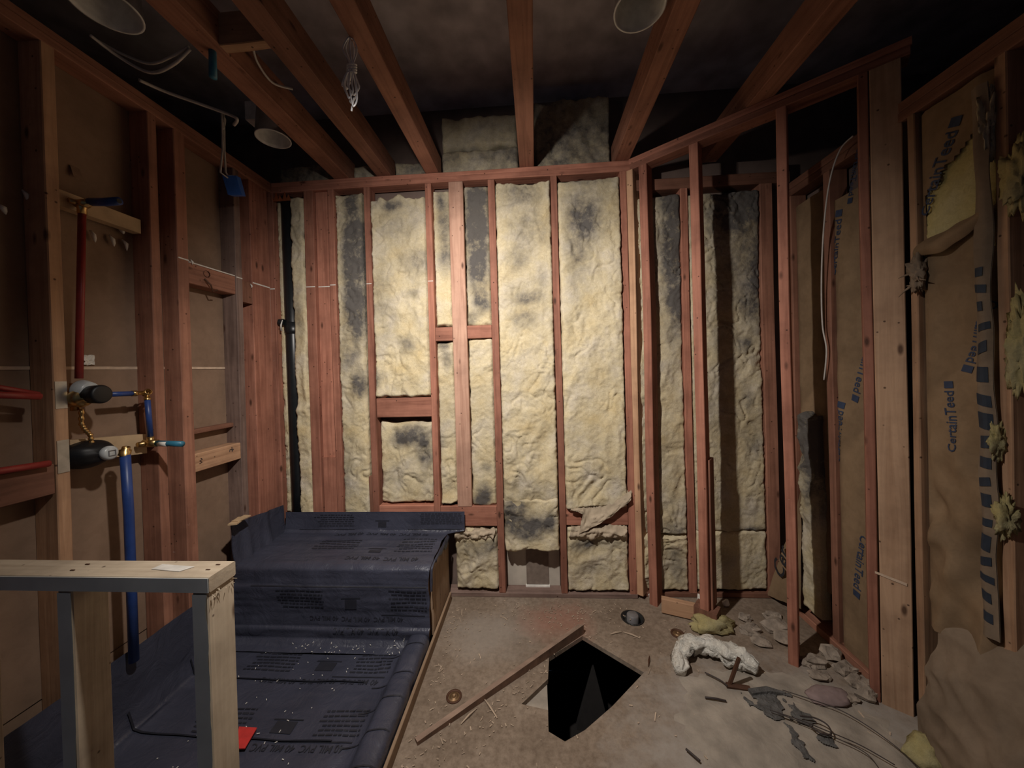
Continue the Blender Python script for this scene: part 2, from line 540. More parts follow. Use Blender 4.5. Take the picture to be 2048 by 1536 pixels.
# below the hole: joists, ledge, soil
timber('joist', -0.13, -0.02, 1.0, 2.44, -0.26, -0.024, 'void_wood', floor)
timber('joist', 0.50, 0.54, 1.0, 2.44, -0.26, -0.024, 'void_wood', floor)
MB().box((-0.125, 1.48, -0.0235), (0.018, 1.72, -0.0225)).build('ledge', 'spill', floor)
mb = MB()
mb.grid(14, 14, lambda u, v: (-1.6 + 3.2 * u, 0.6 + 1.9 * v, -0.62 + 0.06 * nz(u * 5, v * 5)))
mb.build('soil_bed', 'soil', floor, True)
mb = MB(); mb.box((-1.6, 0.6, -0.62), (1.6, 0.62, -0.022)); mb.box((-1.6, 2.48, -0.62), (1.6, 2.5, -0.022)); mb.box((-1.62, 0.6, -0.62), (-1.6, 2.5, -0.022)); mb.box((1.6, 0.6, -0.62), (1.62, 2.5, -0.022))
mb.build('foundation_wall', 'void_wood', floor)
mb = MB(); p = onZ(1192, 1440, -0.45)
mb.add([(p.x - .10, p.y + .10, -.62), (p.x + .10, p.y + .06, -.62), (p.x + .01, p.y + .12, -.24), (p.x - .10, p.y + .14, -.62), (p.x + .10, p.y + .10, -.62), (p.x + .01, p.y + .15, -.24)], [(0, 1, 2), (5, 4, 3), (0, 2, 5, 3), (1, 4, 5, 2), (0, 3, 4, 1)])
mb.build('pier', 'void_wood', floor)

# ---- ceiling
ceiling = MB().box((-3.2, -1.6, 3.42), (3.2, 2.62, 3.45)).build('ceiling', 'deck'); ceiling['kind'] = 'structure'
for x0, x1, y0 in ((-1.31, -1.205, -1.5), (-1.015, -0.92, -1.5), (-0.685, -0.598, -1.5), (-0.062, 0.032, -1.5), (0.545, 0.638, -1.5), (1.12, 1.215, -1.5)):
    timber('joist', x0, x1, y0, 2.40, ZJ, ZJ + 0.14, 'fir_dull', ceiling, 0.004)
yb_ = onZ(485, 86, ZJ).y
timber('blocking', -1.204, -1.016, yb_, yb_ + 0.04, ZJ + 0.0, ZJ + 0.13, 'fir_tan', ceiling)
# eave and gable boards that close the attic
MB().box((-3.2, 2.60, 2.6), (3.2, 2.62, 3.42)).build('rim_board', 'sheath_dark', ceiling)
MB().box((-3.22, -1.6, 2.2), (-3.2, 2.62, 3.45)).build('gable_board', 'sheath_dark', ceiling)
MB().box((3.2, -1.6, 2.2), (3.22, 2.62, 3.45)).build('gable_board', 'sheath_dark', ceiling)
MB().box((-3.2, -1.6, 2.70), (-1.86, 2.60, 2.72)).build('attic_board', 'void_wood', ceiling)
MB().box((1.65, -1.6, 2.56), (3.2, 2.60, 2.58)).build('attic_board', 'void_wood', ceiling)

# ---- left wall
wl = structure('wall_left')
XS = -1.842
for z0, z1 in ((0.0, 0.33), (0.335, 1.546), (1.556, 2.775)):
    mb = MB()
    nyy = 40
    mb.grid(nyy, 14, lambda u, v: (XS + 0.003 * nz(u * 9, v * 5 + z0), -1.6 + 4.05 * u, z0 + (z1 - z0) * v))
    mb.box((XS - 0.014, -1.6, z0), (XS - 0.012, 2.45, z1))
    mb.build('drywall_panel', 'drywall', wl, True)
mb = MB()
mb.grid(90, 1, lambda u, v: (XS + 0.0025 + 0.001 * nz(u * 40, v), -1.6 + 4.05 * u, 1.545 + 0.012 * v + 0.001 * nz(u * 60, 3)))
mb.build('seam_strip', 'seam', wl)
MB().box((XS - 0.02, -1.6, 1.50), (XS - 0.015, 2.45, 1.60)).build('seam_backing', 'drywall', wl)
timber('top_plate', -1.842, XL, -1.55, 2.40, ZP, ZP + 0.036, 'fir_dull', wl)
timber('top_plate', -1.845, XL - 0.004, -1.55, 2.38, ZP + 0.037, ZJ, 'fir_dull', wl)
timber('bottom_plate', -1.842, XL, -1.55, 2.30, 0.0, 0.038, 'fir_dull', wl)
def lstud(y0, y1, m='fir_dull', z0=0.038, x0=-1.842, x1=XL, b=0.004):
    return timber('stud', x0, x1, y0, y1, z0, ZP, m, wl, b)
lstud(-0.62, -0.58); lstud(-0.22, -0.18); lstud(0.18, 0.22); lstud(0.60, 0.64); lstud(0.84, 0.88)
lstud(1.182, 1.222, 'fir_tan')
lstud(1.535, 1.577); lstud(1.655, 1.713)
lstud(2.00, 2.045, 'fir_grey')
lstud(2.13, 2.285, 'fir', x1=XL - 0.012)
# blocks between the studs
timber('blocking', -1.838, XL - 0.005, 1.716, 1.998, 1.985, 2.09, 'fir_dull', wl, 0)
timber('blocking', -1.838, XL - 0.005, 2.047, 2.128, 1.95, 2.08, 'fir_dull', wl, 0)
timber('blocking', -1.838, XL - 0.006, 1.716, 1.998, 1.01, 1.105, 'fir_tan', wl, 0)
timber('blocking', -1.838, -1.795, 1.716, 1.998, 1.20, 1.225, 'fir_dull', wl, 0)
timber('blocking', -1.838, XL - 0.004, 0.885, 1.18, 1.09, 1.20, 'fir_dull', wl, 0)
# carpenter's scribbles on the lower block
mb = MB()
for px, py, k in ((402, 921, 0), (463, 899, 1)):
    c = onX(px, py, XL - 0.004)
    pts = [(0, .012), (-.008, .005), (.006, .0), (-.007, -.01), (.008, -.014)] if k == 0 else [(-.004, .014), (-.004, -.012), (-.014, .0), (.01, .002), (.012, -.01)]
    mb.tube([(XL - 0.004, c.y - a, c.z + b) for a, b in pts], 0.0018, 5)
mb.build('pencil_mark', 'ink', wl)

# ---- back wall
wb = structure('wall_back')
MB().box((-1.85, 2.425, 0), (1.65, 2.44, 2.81)).build('sheathing_board', 'sheath_dark', wb)
timber('top_plate', -1.75, 0.66, D, 2.40, ZP, ZP + 0.036, 'fir', wb)
timber('top_plate', -1.75, 0.67, D + 0.003, 2.40, ZP + 0.037, ZJ - 0.001, 'fir', wb)
timber('top_plate', 0.66, 1.62, D + 0.02, 2.42, ZP - 0.12, ZP - 0.05, 'fir_dull', wb)
timber('bottom_plate', -1.75, 0.62, D, 2.40, 0.001, 0.03, 'fir_grey', wb)
timber('bottom_plate', 0.62, 1.53, D + 0.02, 2.42, 0.001, 0.03, 'fir_dull', wb)
def bstud(x0, x1, z0=0.03, z1=ZP, m='fir', y0=D, y1=2.40, lean=0.0, nm='stud'):
    return timber(nm, x0, x1, y0, y1, z0, z1, m, wb, 0.004, lean)
bstud(-1.80, -1.742)
bstud(-1.525, -1.460); bstud(-1.357, -1.315)
timber('plank', -1.459, -1.358, D + 0.028, 2.40, 0.03, ZP, 'fir', wb)
timber('plank', -1.455, -1.362, D + 0.014, D + 0.027, 0.03, 0.93, 'fir', wb, 0)
bstud(-1.107, -1.066); bstud(-1.132, -1.110, 0.30, 0.80, 'fir_dull')
bstud(-0.690, -0.649)
timber('stud', -0.532, -0.437, D, D + 0.040, 0.60, ZP, 'fir_pale', wb, 0.004)
bstud(-0.272, -0.228); bstud(0.135, 0.176); bstud(0.575, 0.616)
bstud(0.955, 1.0, y0=D + 0.02, y1=2.42, z1=ZP - 0.12); bstud(1.44, 1.515, y0=D + 0.02, y1=2.42, z1=ZP - 0.12, m='fir_dull')
timber('blocking', -1.064, -0.692, D + 0.012, 2.40, 1.195, 1.325, 'fir', wb, 0)
timber('blocking', -1.064, -0.692, D + 0.002, 2.40, 0.50, 0.605, 'fir', wb, 0)
timber('blocking', -0.647, -0.534, D + 0.004, D + 0.042, 1.695, 1.785, 'fir', wb, 0)
timber('blocking', -0.435, -0.274, D + 0.004, D + 0.042, 1.705, 1.790, 'fir', wb, 0)
timber('blocking', -0.647, -0.274, D + 0.002, D + 0.040, 0.468, 0.598, 'fir', wb, 0)
timber('blocking', 0.178, 0.573, D + 0.010, D + 0.048, 0.470, 0.600, 'fir', wb, 0)
# the grey board at the bottom of the open bay
MB().box((-0.225, 2.395, 0.03), (0.132, 2.41, 0.60)).build('sheathing_board', 'sheath', wb)
a = onY(1052, 1108, 2.39); b = onY(1098, 1168, 2.39)
MB().box((a.x, 2.388, b.z), (b.x, 2.3945, a.z + 0.1)).build('vent_recess', plain('brown_grey_panel', (0.20, 0.155, 0.125), 0.8), wb)
MB().box((a.x - 0.006, 2.375, b.z - 0.02), (b.x + 0.006, 2.396, b.z - 0.004)).build('ledge', 'white', wb)

# dried plaster line left at the old tile edge
def tick(x0, x1, y0, y1, z, par, h=.008):
    MB().box((x0, y0, z), (x1, y1, z + h)).build('plaster_line', 'white', par)
tick(XL - .002, XL + .003, 1.658, 1.71, 2.095, wl, .006); tick(-1.80, XL - .002, 1.718, 1.996, 2.0905, wl, .006)
tick(XL - .002, XL + .003, 2.002, 2.043, 2.085, wl, .006); tick(XL - .012, XL - .008, 2.135, 2.282, 2.083, wl)
tick(XL - .012, XL - .009, 2.25, 2.284, 1.72, wl, .36)
tick(-1.795, -1.745, D - .002, D + .002, 2.082, wb); tick(-1.523, -1.462, D - .002, D + .002, 2.086, wb, .006); tick(-1.455, -1.36, D + .026, D + .030, 2.09, wb, .006); tick(-1.355, -1.318, D - .002, D + .002, 2.092, wb, .006)
tick(-1.104, -1.07, D - .002, D + .001, 2.09, wb, .004); tick(-.686, -.652, D - .002, D + .001, 2.09, wb, .004)

# ---- angled partition, open studs only
wa = structure('wall_angled')
A0 = Vector((0.615, 2.315, 0)); A1 = Vector((1.50, 1.60, 0))
AD = (A1 - A0).normalized(); AN = Vector((AD.y, -AD.x, 0))      # AN points into the room
if AN.y > 0: AN = -AN
AR = Matrix((AD, -AN, (0, 0, 1))).transposed()                  # local x along the wall, y away from the room
ALEN = (A1 - A0).length
ARL = AR @ Matrix.Rotation(R(90), 3, 'Y')                       # local Z along the wall
def apt(s, dep, z): return A0 + AD * s - AN * dep + Vector((0, 0, z))
def astud(s0, s1, z0, z1, m='fir', dep=0.0, th=0.089):
    return board('stud', apt((s0 + s1) / 2, dep + th / 2, (z0 + z1) / 2), z1 - z0, s1 - s0, th, AR, m, wa, 0.006)
board('top_plate', apt(ALEN / 2 + 0.05, 0.0445, ZP + 0.018), ALEN + 0.05, 0.036, 0.089, ARL, 'fir', wa)
board('top_plate', apt(ALEN / 2 + 0.05, 0.0445, ZP + 0.054), ALEN + 0.06, 0.034, 0.087, ARL, 'fir', wa)
def s_at(px, py=740):
    d = ray(px, py); n = AN
    t = n.dot(A0 - Vector((0, 0, 0))) / (n.x * d.x + n.y * d.y)
    p = d * t
    return (Vector((p.x, p.y, 0)) - A0).dot(AD)
astud(s_at(1262), s_at(1275), 0.03, ZP, 'fir_tan')
astud(s_at(1287), s_at(1303), 0.0, ZP)
astud(s_at(1388), s_at(1406), 0.10, ZP)
astud(s_at(1563), s_at(1584), 0.0, ZP)
astud(s_at(1727), s_at(1748), 0.0, ZP, 'fir')
astud(s_at(1750), s_at(1815), 0.0, ZP, 'fir_light', th=0.040)
astud(s_at(1399), s_at(1412), 0.10, 0.95, 'fir_dull', dep=0.03)

q0 = apt(s_at(1750, 1160), -.002, 0); q1 = apt(s_at(1814, 1175), -.002, 0)
zz0 = .565; zz1 = .545
MB().add([(q0.x, q0.y, zz0), (q1.x, q1.y, zz1), (q1.x, q1.y, zz1 + .012), (q0.x, q0.y, zz0 + .010)], [(0, 1, 2, 3)]).build('plaster_line', 'seam', wa)

# ---- right wall
wr = structure('wall_right')
MB().box((1.635, -1.6, 0), (1.65, 2.44, 2.58)).build('sheathing_board', 'sheath_dark', wr)
timber('top_plate', XR, 1.62, -1.55, 2.30, 2.47, 2.51, 'fir_dull', wr)
timber('top_plate', XR, 1.62, -1.55, 2.30, 2.511, 2.55, 'fir_dull', wr)
timber('bottom_plate', XR - 0.02, 1.62, 1.66, 2.30, 0.0, 0.038, 'fir_dull', wr)
timber('bottom_plate', XR - 0.0, 1.62, -1.55, 1.52, 0.0, 0.038, 'fir_dull', wr)
def rstud(y0, y1, m='fir_dull', z0=0.038, z1=2.47, x0=XR):
    return timber('stud', x0, 1.62, y0, y1, z0, z1, m, wr, 0.005)
rstud(2.20, 2.26); rstud(1.925, 1.965)
rstud(onX(1838, 740, XR).y, onX(1823, 740, XR).y, 'fir_tan')
rstud(onX(2024, 740, XR).y, onX(1998, 740, XR).y, 'fir_tan'); rstud(0.98, 1.03); rstud(0.57, 0.61); rstud(0.17, 0.21); rstud(-0.24, -0.20); rstud(-0.64, -0.60)
MB().box((1.60, -1.6, 0.04), (1.612, 1.0, 2.47)).build('drywall_panel', 'drywall', wr)

# =================================================================== INSULATION
def falloff(t):
    t = max(0.0, min(1.0, t)); return t * t * (3 - 2 * t)

def batt(name, O, U, V, wd, ht, label, seed, soot=(), m='glass', bulge=0.03, rough=0.018, depth=0.05, tear_top=0.01, tear_bot=0.012, tear_side=0.006, cell=0.0078, group=None, cat='insulation', base=0.0, stretch=1.0):
    """a pressed fibre batt: O lower corner, U across, V up, front towards U x V"""
    U = Vector(U).normalized(); V = Vector(V).normalized(); Nn = U.cross(V)
    nu = max(8, int(wd / cell)); nv = max(8, int(ht / cell))
    so = seed * 13.7
    def h(u, v):
        x, z = u * wd, v * ht
        e = min(falloff(u * wd / 0.014 + .25), falloff((1 - u) * wd / 0.014 + .25), falloff(v * ht / 0.02 + .2), falloff((1 - v) * ht / 0.02 + .2))
        p = Vector((x * 3.2, z * 2.2 * stretch, so))
        big = noise.noise(p) * 0.9
        q = Vector((x * 9 + big, z * 7 * stretch, so + 9))
        rid = 1 - abs(noise.noise(q)) * 2.0
        q2 = Vector((x * 22, z * 20 * stretch + rid, so + 19))
        rid2 = 1 - abs(noise.noise(q2)) * 2.0
        fine = noise.noise(Vector((x * 60, z * 60, so + 3)))
        sm = 0.5 + 0.5 * noise.noise(Vector((x * 2.0, z * 1.6, so + 77)))
        amp = 0.35 + 0.65 * falloff((sm - 0.25) / 0.5)
        wx_ = x * 10 + 1.6 * noise.noise(Vector((x * 7, z * 7, so + 41))); wz_ = z * 8.5 * stretch + 1.6 * noise.noise(Vector((x * 7, z * 7, so + 53)))
        cr = abs(noise.noise(Vector((wx_, wz_, so + 31))))
        crease = max(0.0, 1 - cr * 9) * falloff(0.5 + 1.6 * noise.noise(Vector((x * 5, z * 4, so + 63))))
        cr2 = abs(noise.noise(Vector((wx_ * 2.7, wz_ * 2.4, so + 37))))
        crease2 = max(0.0, 1 - cr2 * 6) * falloff(0.45 + 1.6 * noise.noise(Vector((x * 6, z * 5, so + 83))))
        return e * (bulge * (0.6 + big * 0.5) + amp * rough * (rid * 0.8 + rid2 * 0.22) - 0.013 * crease - 0.004 * crease2 + 0.003 * fine + 0.012)
    def pos(u, v):
        x = u * wd; z = v * ht
        eu = (abs(u - 0.5) * 2) ** 6; ev = (abs(v - 0.5) * 2) ** 10
        x += (tear_side * nz(z * 14, so, 1) + tear_side * nz(z * 40, so, 5) * 0.6) * eu
        k = tear_top if v > 0.5 else tear_bot
        z += (k * 2 * nz(x * 7, so, 2 + round(v)) + k * nz(x * 23, so, 4)) * ev
        return Vector(O) + U * x + V * z
    mb = MB()
    def fn(u, v): return pos(u, v) + Nn * h(u, v)
    mb.grid(nu, nv, fn)
    # rim back into the wall
    def rim(pts):
        n = len(mb.v)
        for p in pts:
            mb.v.append(p); mb.v.append(p - Nn * depth)
        for i in range(len(pts) - 1):
            a = n + i * 2; mb.f.append((a, a + 1, a + 3, a + 2))
    rim([fn(i / nu, 0) for i in range(nu + 1)]); rim([fn(i / nu, 1) for i in range(nu + 1)])
    rim([fn(0, j / nv) for j in range(nv + 1)]); rim([fn(1, j / nv) for j in range(nv + 1)])
    blobs = [(Vector(c), rx, rz, k) for c, rx, rz, k in soot]
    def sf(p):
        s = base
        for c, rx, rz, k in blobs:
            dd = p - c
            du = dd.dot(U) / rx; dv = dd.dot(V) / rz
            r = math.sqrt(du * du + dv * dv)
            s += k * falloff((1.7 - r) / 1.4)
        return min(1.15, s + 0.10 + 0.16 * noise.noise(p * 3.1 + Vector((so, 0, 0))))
    o = mb.build(name, m, None, True, soot=sf)
    return tag(o, label, cat, group)

SC = 1 / 305.0
def bs(*bl):      # stains and some painted shade on the back wall, read as seen there
    return [(onY(x, y, 2.36), rx * SC, ry * SC, k) for x, y, rx, ry, k in bl]
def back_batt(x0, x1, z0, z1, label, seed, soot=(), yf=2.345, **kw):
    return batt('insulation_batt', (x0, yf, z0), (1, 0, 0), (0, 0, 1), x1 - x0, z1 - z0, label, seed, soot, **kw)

back_batt(-1.742, -1.706, 0.55, 2.70, 'thin pale insulation sliver between corner stud and black vent pipe', 1, base=0.1, bulge=0.0, yf=2.36)
back_batt(-1.622, -1.527, 0.50, 2.70, 'narrow yellowed insulation strip right of the black vent pipe', 2, bs((600, 450, 15, 60, .35), (605, 640, 12, 40, .4)), bulge=0.035, tear_side=0.02)
back_batt(-1.313, -1.134, 0.48, 2.71, 'insulation strip with the tallest dark sooty stain, left of first single stud', 3,
          bs((712, 470, 24, 70, .95), (716, 560, 24, 80, 1.0), (708, 400, 16, 30, .5), (722, 650, 14, 50, .6), (725, 770, 16, 26, .9), (705, 715, 20, 30, .4), (700, 640, 10, 40, .3), (705, 850, 26, 150, .22), (690, 960, 20, 60, .25)), bulge=0.02)
back_batt(-1.064, -0.692, 1.328, 2.665, 'wide insulation batt with a torn top above the niche header', 4,
          bs((790, 418, 18, 10, .6), (800, 480, 40, 50, .2), (850, 520, 40, 26, .3), (770, 570, 20, 60, .2), (820, 690, 18, 18, .5), (757, 760, 12, 24, .6), (830, 590, 14, 10, .3), (805, 430, 60, 50, .28), (770, 620, 26, 70, .22), (840, 540, 40, 30, .2)), bulge=0.035, rough=0.026, tear_top=0.03)
back_batt(-1.060, -0.695, 0.608, 1.150, 'insulation filling the square niche below the plain header block', 5,
          bs((830, 868, 34, 22, .95), (852, 905, 16, 26, .7), (800, 880, 20, 16, .5), (790, 960, 18, 20, .2)), yf=2.375, bulge=0.02, rough=0.024)
back_batt(-0.647, -0.534, 1.788, 2.70, 'narrow grey-stained insulation above the short block, left of the flat stud', 6,
          bs((889, 440, 14, 50, .7), (893, 520, 16, 34, .6), (880, 400, 8, 16, .3)), yf=2.36)
back_batt(-0.435, -0.274, 1.792, 2.71, 'darkest charcoal-stained narrow insulation, right of the flat stud', 7,
          bs((957, 420, 26, 60, 1.0), (955, 500, 26, 50, .85), (958, 560, 22, 40, .6), (965, 610, 20, 20, .7), (945, 640, 14, 14, .6)), yf=2.36, rough=0.022)
back_batt(-0.647, -0.534, 0.600, 1.690, 'narrow crumpled insulation below the short block, left of the flat stud', 8,
          bs((890, 690, 14, 10, .8), (897, 720, 10, 18, .5), (885, 880, 10, 16, .3)), yf=2.36, rough=0.026)
back_batt(-0.435, -0.274, 0.600, 1.700, 'narrow pale insulation below the short block with one sooty lower corner', 9,
          bs((970, 985, 16, 20, .9), (960, 1000, 18, 12, .6), (975, 930, 10, 10, .5)), yf=2.36)
back_batt(-0.226, 0.133, 0.50, 2.705, 'tall insulation batt in the bay above the exposed grey board', 10,
          bs((1045, 400, 30, 20, .3), (1060, 470, 40, 30, .4), (1035, 520, 20, 20, .35), (1055, 600, 30, 14, .45), (1050, 640, 26, 16, .35), (1080, 560, 14, 20, .2), (1055, 400, 60, 50, .3), (1055, 560, 50, 80, .22), (1050, 980, 50, 30, .2)), bulge=0.04, rough=0.022)
back_batt(-0.224, 0.131, 0.315, 0.66, 'ragged charcoal-stained insulation end bulging above the grey board', 11,
          bs((1030, 1010, 28, 20, .9), (1040, 1045, 36, 18, .9), (1075, 1040, 18, 22, .6), (1100, 1035, 10, 18, .8), (1060, 1065, 20, 8, .5)), yf=2.325, bulge=0.05, rough=0.03, tear_bot=0.02, depth=0.07)
back_batt(0.178, 0.573, 0.585, 2.705, 'widest clean yellow insulation batt left of the angled partition', 12,
          bs((1160, 430, 30, 40, .45), (1155, 490, 28, 50, .45), (1185, 460, 20, 30, .3), (1175, 370, 40, 8, .35), (1180, 420, 60, 70, .28), (1150, 560, 26, 60, .25)), bulge=0.042, rough=0.018)
back_batt(0.178, 0.573, 0.035, 0.455, 'insulation below the block with a torn paper scrap over it', 13,
          bs((1160, 1085, 26, 14, .5), (1200, 1080, 40, 10, .5), (1180, 1130, 30, 10, .25), (1150, 1180, 20, 10, .4)), yf=2.36, bulge=0.03, rough=0.028)
back_batt(-0.56, -0.274, 0.04, 0.45, 'insulation with shredded top edge right of the blue-grey bench', 14,
          bs((950, 1090, 40, 14, .55), (985, 1080, 14, 12, .5), (945, 1175, 20, 10, .3), (920, 1110, 14, 14, .3)), yf=2.36, bulge=0.035, rough=0.03, tear_top=0.02)
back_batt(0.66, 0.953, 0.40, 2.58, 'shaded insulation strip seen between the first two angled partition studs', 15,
          bs((1345, 400, 26, 50, .55), (1352, 560, 20, 70, .8), (1340, 500, 20, 40, .4), (1345, 660, 20, 40, .3), (1330, 350, 40, 14, .5), (1345, 1060, 20, 20, .4), (1345, 460, 40, 160, .4)), yf=2.37, base=.15)  # base and tall blob put partition shade into the colour, over stains
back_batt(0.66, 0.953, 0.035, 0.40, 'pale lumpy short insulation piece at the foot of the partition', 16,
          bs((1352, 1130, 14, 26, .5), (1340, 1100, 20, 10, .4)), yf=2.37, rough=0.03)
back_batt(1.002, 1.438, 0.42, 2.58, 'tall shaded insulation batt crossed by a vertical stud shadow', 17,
          bs((1490, 370, 46, 60, .6), (1460, 420, 30, 40, .4), (1490, 560, 40, 50, .3), (1485, 690, 14, 14, .6), (1500, 880, 18, 30, .25), (1490, 800, 10, 20, .3), (1500, 1060, 30, 10, .6), (1490, 620, 20, 20, .4), (1480, 400, 70, 120, .5), (1520, 600, 20, 120, .3), (1440, 640, 20, 300, .15)), yf=2.37, bulge=0.03, base=.2)  # stains, plus painted-in shade at the top and a painted stud shadow strip
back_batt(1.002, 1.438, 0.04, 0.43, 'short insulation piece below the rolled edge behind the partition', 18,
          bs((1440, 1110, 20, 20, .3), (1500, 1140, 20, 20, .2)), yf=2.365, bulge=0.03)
# stacked on the top plate between the joists
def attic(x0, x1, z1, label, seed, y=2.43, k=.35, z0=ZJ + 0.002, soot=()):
    return batt('attic_insulation', (x0, y, z0), (1, 0, 0), (0, 0, 1), x1 - x0, z1 - z0, label, seed, soot, bulge=0.05, base=k + .22, cell=0.012, rough=0.03, tear_top=.03)  # base mixes grey staining with painted-in dimness of the attic
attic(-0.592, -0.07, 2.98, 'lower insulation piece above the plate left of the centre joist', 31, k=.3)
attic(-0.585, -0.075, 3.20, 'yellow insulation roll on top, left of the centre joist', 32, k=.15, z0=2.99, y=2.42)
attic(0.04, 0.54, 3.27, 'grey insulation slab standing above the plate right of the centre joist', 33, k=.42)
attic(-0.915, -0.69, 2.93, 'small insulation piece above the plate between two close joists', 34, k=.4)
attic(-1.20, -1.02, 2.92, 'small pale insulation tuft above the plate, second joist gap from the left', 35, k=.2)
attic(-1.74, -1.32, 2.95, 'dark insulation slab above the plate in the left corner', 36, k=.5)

# torn paper scrap hanging over the block
mb = MB()
topl = [onY(x, y, 2.325) for x, y in ((1140, 1008), (1165, 1010), (1190, 1004), (1215, 1000), (1240, 990), (1262, 975))]
botl = [onY(x, y, 2.29) for x, y in ((1142, 1020), (1166, 1026), (1158, 1066), (1190, 1050), (1222, 1032), (1260, 1000))]
def pl(P, u):
    k = min(int(u * (len(P) - 1)), len(P) - 2); f = u * (len(P) - 1) - k
    return P[k].lerp(P[k + 1], f)
def scrap(u, v):
    p = pl(topl, u).lerp(pl(botl, u), v)
    return p + Vector((.008 * nz(u * 9, v * 5), -0.02 * math.sin(v * 2.6) - .016 * abs(nz(u * 7, v * 5, 3)) - .008 * nz(u * 22, v * 12, 5), .010 * nz(u * 14, 2) * v))
mb.grid(40, 14, scrap)
mb.grid(40, 14, lambda u, v: scrap(u, v) + Vector((0, 0.003, 0)))
M['scrap'] = paper('pale_torn_paper', (0.58, 0.47, 0.34), 0.55, 40)
tag(mb.build('paper_scrap', 'scrap', None, True), 'torn pale paper scrap draped over the block between two back studs', 'scrap')

# crumpled paper tops of the two lowest batts
for k_, (xa, xb, zc, lab) in enumerate(((-0.57, -0.275, .425, 'shredded brown paper crumpled on the insulation right of the bench'), (0.18, 0.572, .43, 'shredded brown paper crumpled under the block near the partition'))):
    mb = MB()
    def crum(u, v):
        a = v * 6.2832
        r = .030 + .024 * nz(u * 6, math.cos(a) * 1.5, math.sin(a) * 1.5 + k_ * 7) + .016 * abs(nz(u * 14, math.cos(a) * 3, math.sin(a) * 3 + k_ * 5))
        return (xa + .02 + (xb - xa - .04) * u + .01 * math.sin(a), 2.318 - math.cos(a) * r * 1.0, zc + .012 * nz(u * 5, 3 + k_) - .014 * u * (1 - k_) + math.sin(a) * r * .95)
    mb.grid(60, 22, crum)
    tag(mb.build('crumpled_paper', 'scrap', None, True), lab, 'paper')

# ---- kraft-faced batts of the right wall
def kraft(name, y0, y1, z0, z1, label, seed, xf=XR + 0.02, amp_=0.012, bul=0.02, tear=None, m='kraft', crumple=0.0):
    """y0 is the far edge. returns the object and its surface function"""
    wd = y0 - y1; ht = z1 - z0
    def sx(y, z):
        u = (y0 - y) / wd
        e = min(falloff(u * wd / 0.03), falloff((1 - u) * wd / 0.03))
        cr = 1 - abs(noise.noise(Vector((y * 6 + z * 1.5, z * 3.2, seed)))) * 2
        amp = amp_ * (1 + 2.4 * crumple * falloff((1.35 - z) / .5))
        return xf - e * (bul * (0.6 + 0.5 * nz(y * 4, z * 2, seed)) + amp * cr * 0.6 + amp * 0.4 * nz(y * 14, z * 11, seed + 5))
    mb = MB()
    nu = max(8, int(wd / 0.014)); nv = int(ht / 0.016)
    mb.grid(nu, nv, lambda u, v: (sx(y0 - wd * u, z0 + ht * v), y0 - wd * u, z0 + ht * v))
    if tear:
        mb.f = [f for f in mb.f if not tear(sum((mb.v[i] for i in f), Vector()) / 4)]
    front = list(mb.f); n = len(mb.v)
    mb.v += [p + Vector((0.004, 0, 0)) for p in mb.v]
    mb.f += [tuple(i + n for i in f) for f in front]
    o = mb.build(name, m, None, True)
    tag(o, label, 'insulation')
    return o, sx

def print_on(o, sx, runs, X=XR + 0.01):
    for (x0, y0), (x1, y1) in runs:
        a = onX(x0, y0, X); b = onX(x1, y1, X)
        A = Vector((-a.y, a.z)); B = Vector((-b.y, b.z))
        e1 = (B - A); L = e1.length; e1.normalize(); e2 = Vector((-e1.y, e1.x))
        vs, fs = letters('CertainTeed')
        tl = L * 0.86
        out = []
        for tx, ty in vs:
            q = A + e1 * (tx * tl) + e2 * (ty * tl)
            out.append((sx(-q.x, q.y) - 0.0025, -q.x, q.y))
        MB().add(out, fs).build('printed_word', 'ink_blue', o)
        hh = tl * 0.135; s0, s1 = L * 0.90, L
        sq = []
        for i in range(4):
            for j in range(4):
                q = A + e1 * (s0 + (s1 - s0) * i / 3) + e2 * (hh * j / 3)
                sq.append((sx(-q.x, q.y) - 0.003, -q.x, q.y))
        MB().add(sq, [(i * 4 + j, i * 4 + j + 1, i * 4 + j + 5, i * 4 + j + 4) for i in range(3) for j in range(3)]).build('printed_square', 'ink_blue', o)

o, sx = kraft('kraft_batt', 1.922, 1.60, 0.04, 2.30, 'brown printed kraft batt framed by angled stud and double post', 3.1)
print_on(o, sx, [((1663, 553), (1684, 418)), ((1716, 292), (1694, 408)), ((1737, 668), (1702, 800)), ((1672, 926), (1692, 806)), ((1720, 1068), (1705, 1188))], XR)
o, sx = kraft('kraft_batt', 2.198, 1.968, 0.25, 2.40, 'dim kraft batt strip in the corner behind the angled partition', 8.3, xf=XR + 0.03)
# torn lower flap swinging out of the corner bay
mb = MB()
fl = [onX(1603, 985, XR - 0.02), onX(1534, 1190, XR - 0.10), onX(1602, 1218, XR - 0.05)]
mb.grid(10, 10, lambda u, v: fl[0].lerp(fl[1].lerp(fl[2], u), v) + Vector((0.012 * nz(u * 4, v * 4), 0.01 * nz(u * 5, v * 3, 4), 0)))
mb.grid(10, 10, lambda u, v: fl[0].lerp(fl[1].lerp(fl[2], u), v) + Vector((0.012 * nz(u * 4, v * 4) + 0.003, 0.01 * nz(u * 5, v * 3, 4) + 0.003, 0)))
o = tag(mb.build('kraft_flap', 'kraft', None, True), 'torn triangular kraft flap hanging beside the fourth partition stud', 'paper')
mbt = MB()
vs, fs = letters('Cer')
q0 = onX(1566, 1160, XR - 0.075); q1 = onX(1580, 1105, XR - 0.075)
e1 = (q1 - q0); L = e1.length; e1.normalize(); e2 = Vector((0, 0.75, 0.35)).normalized()
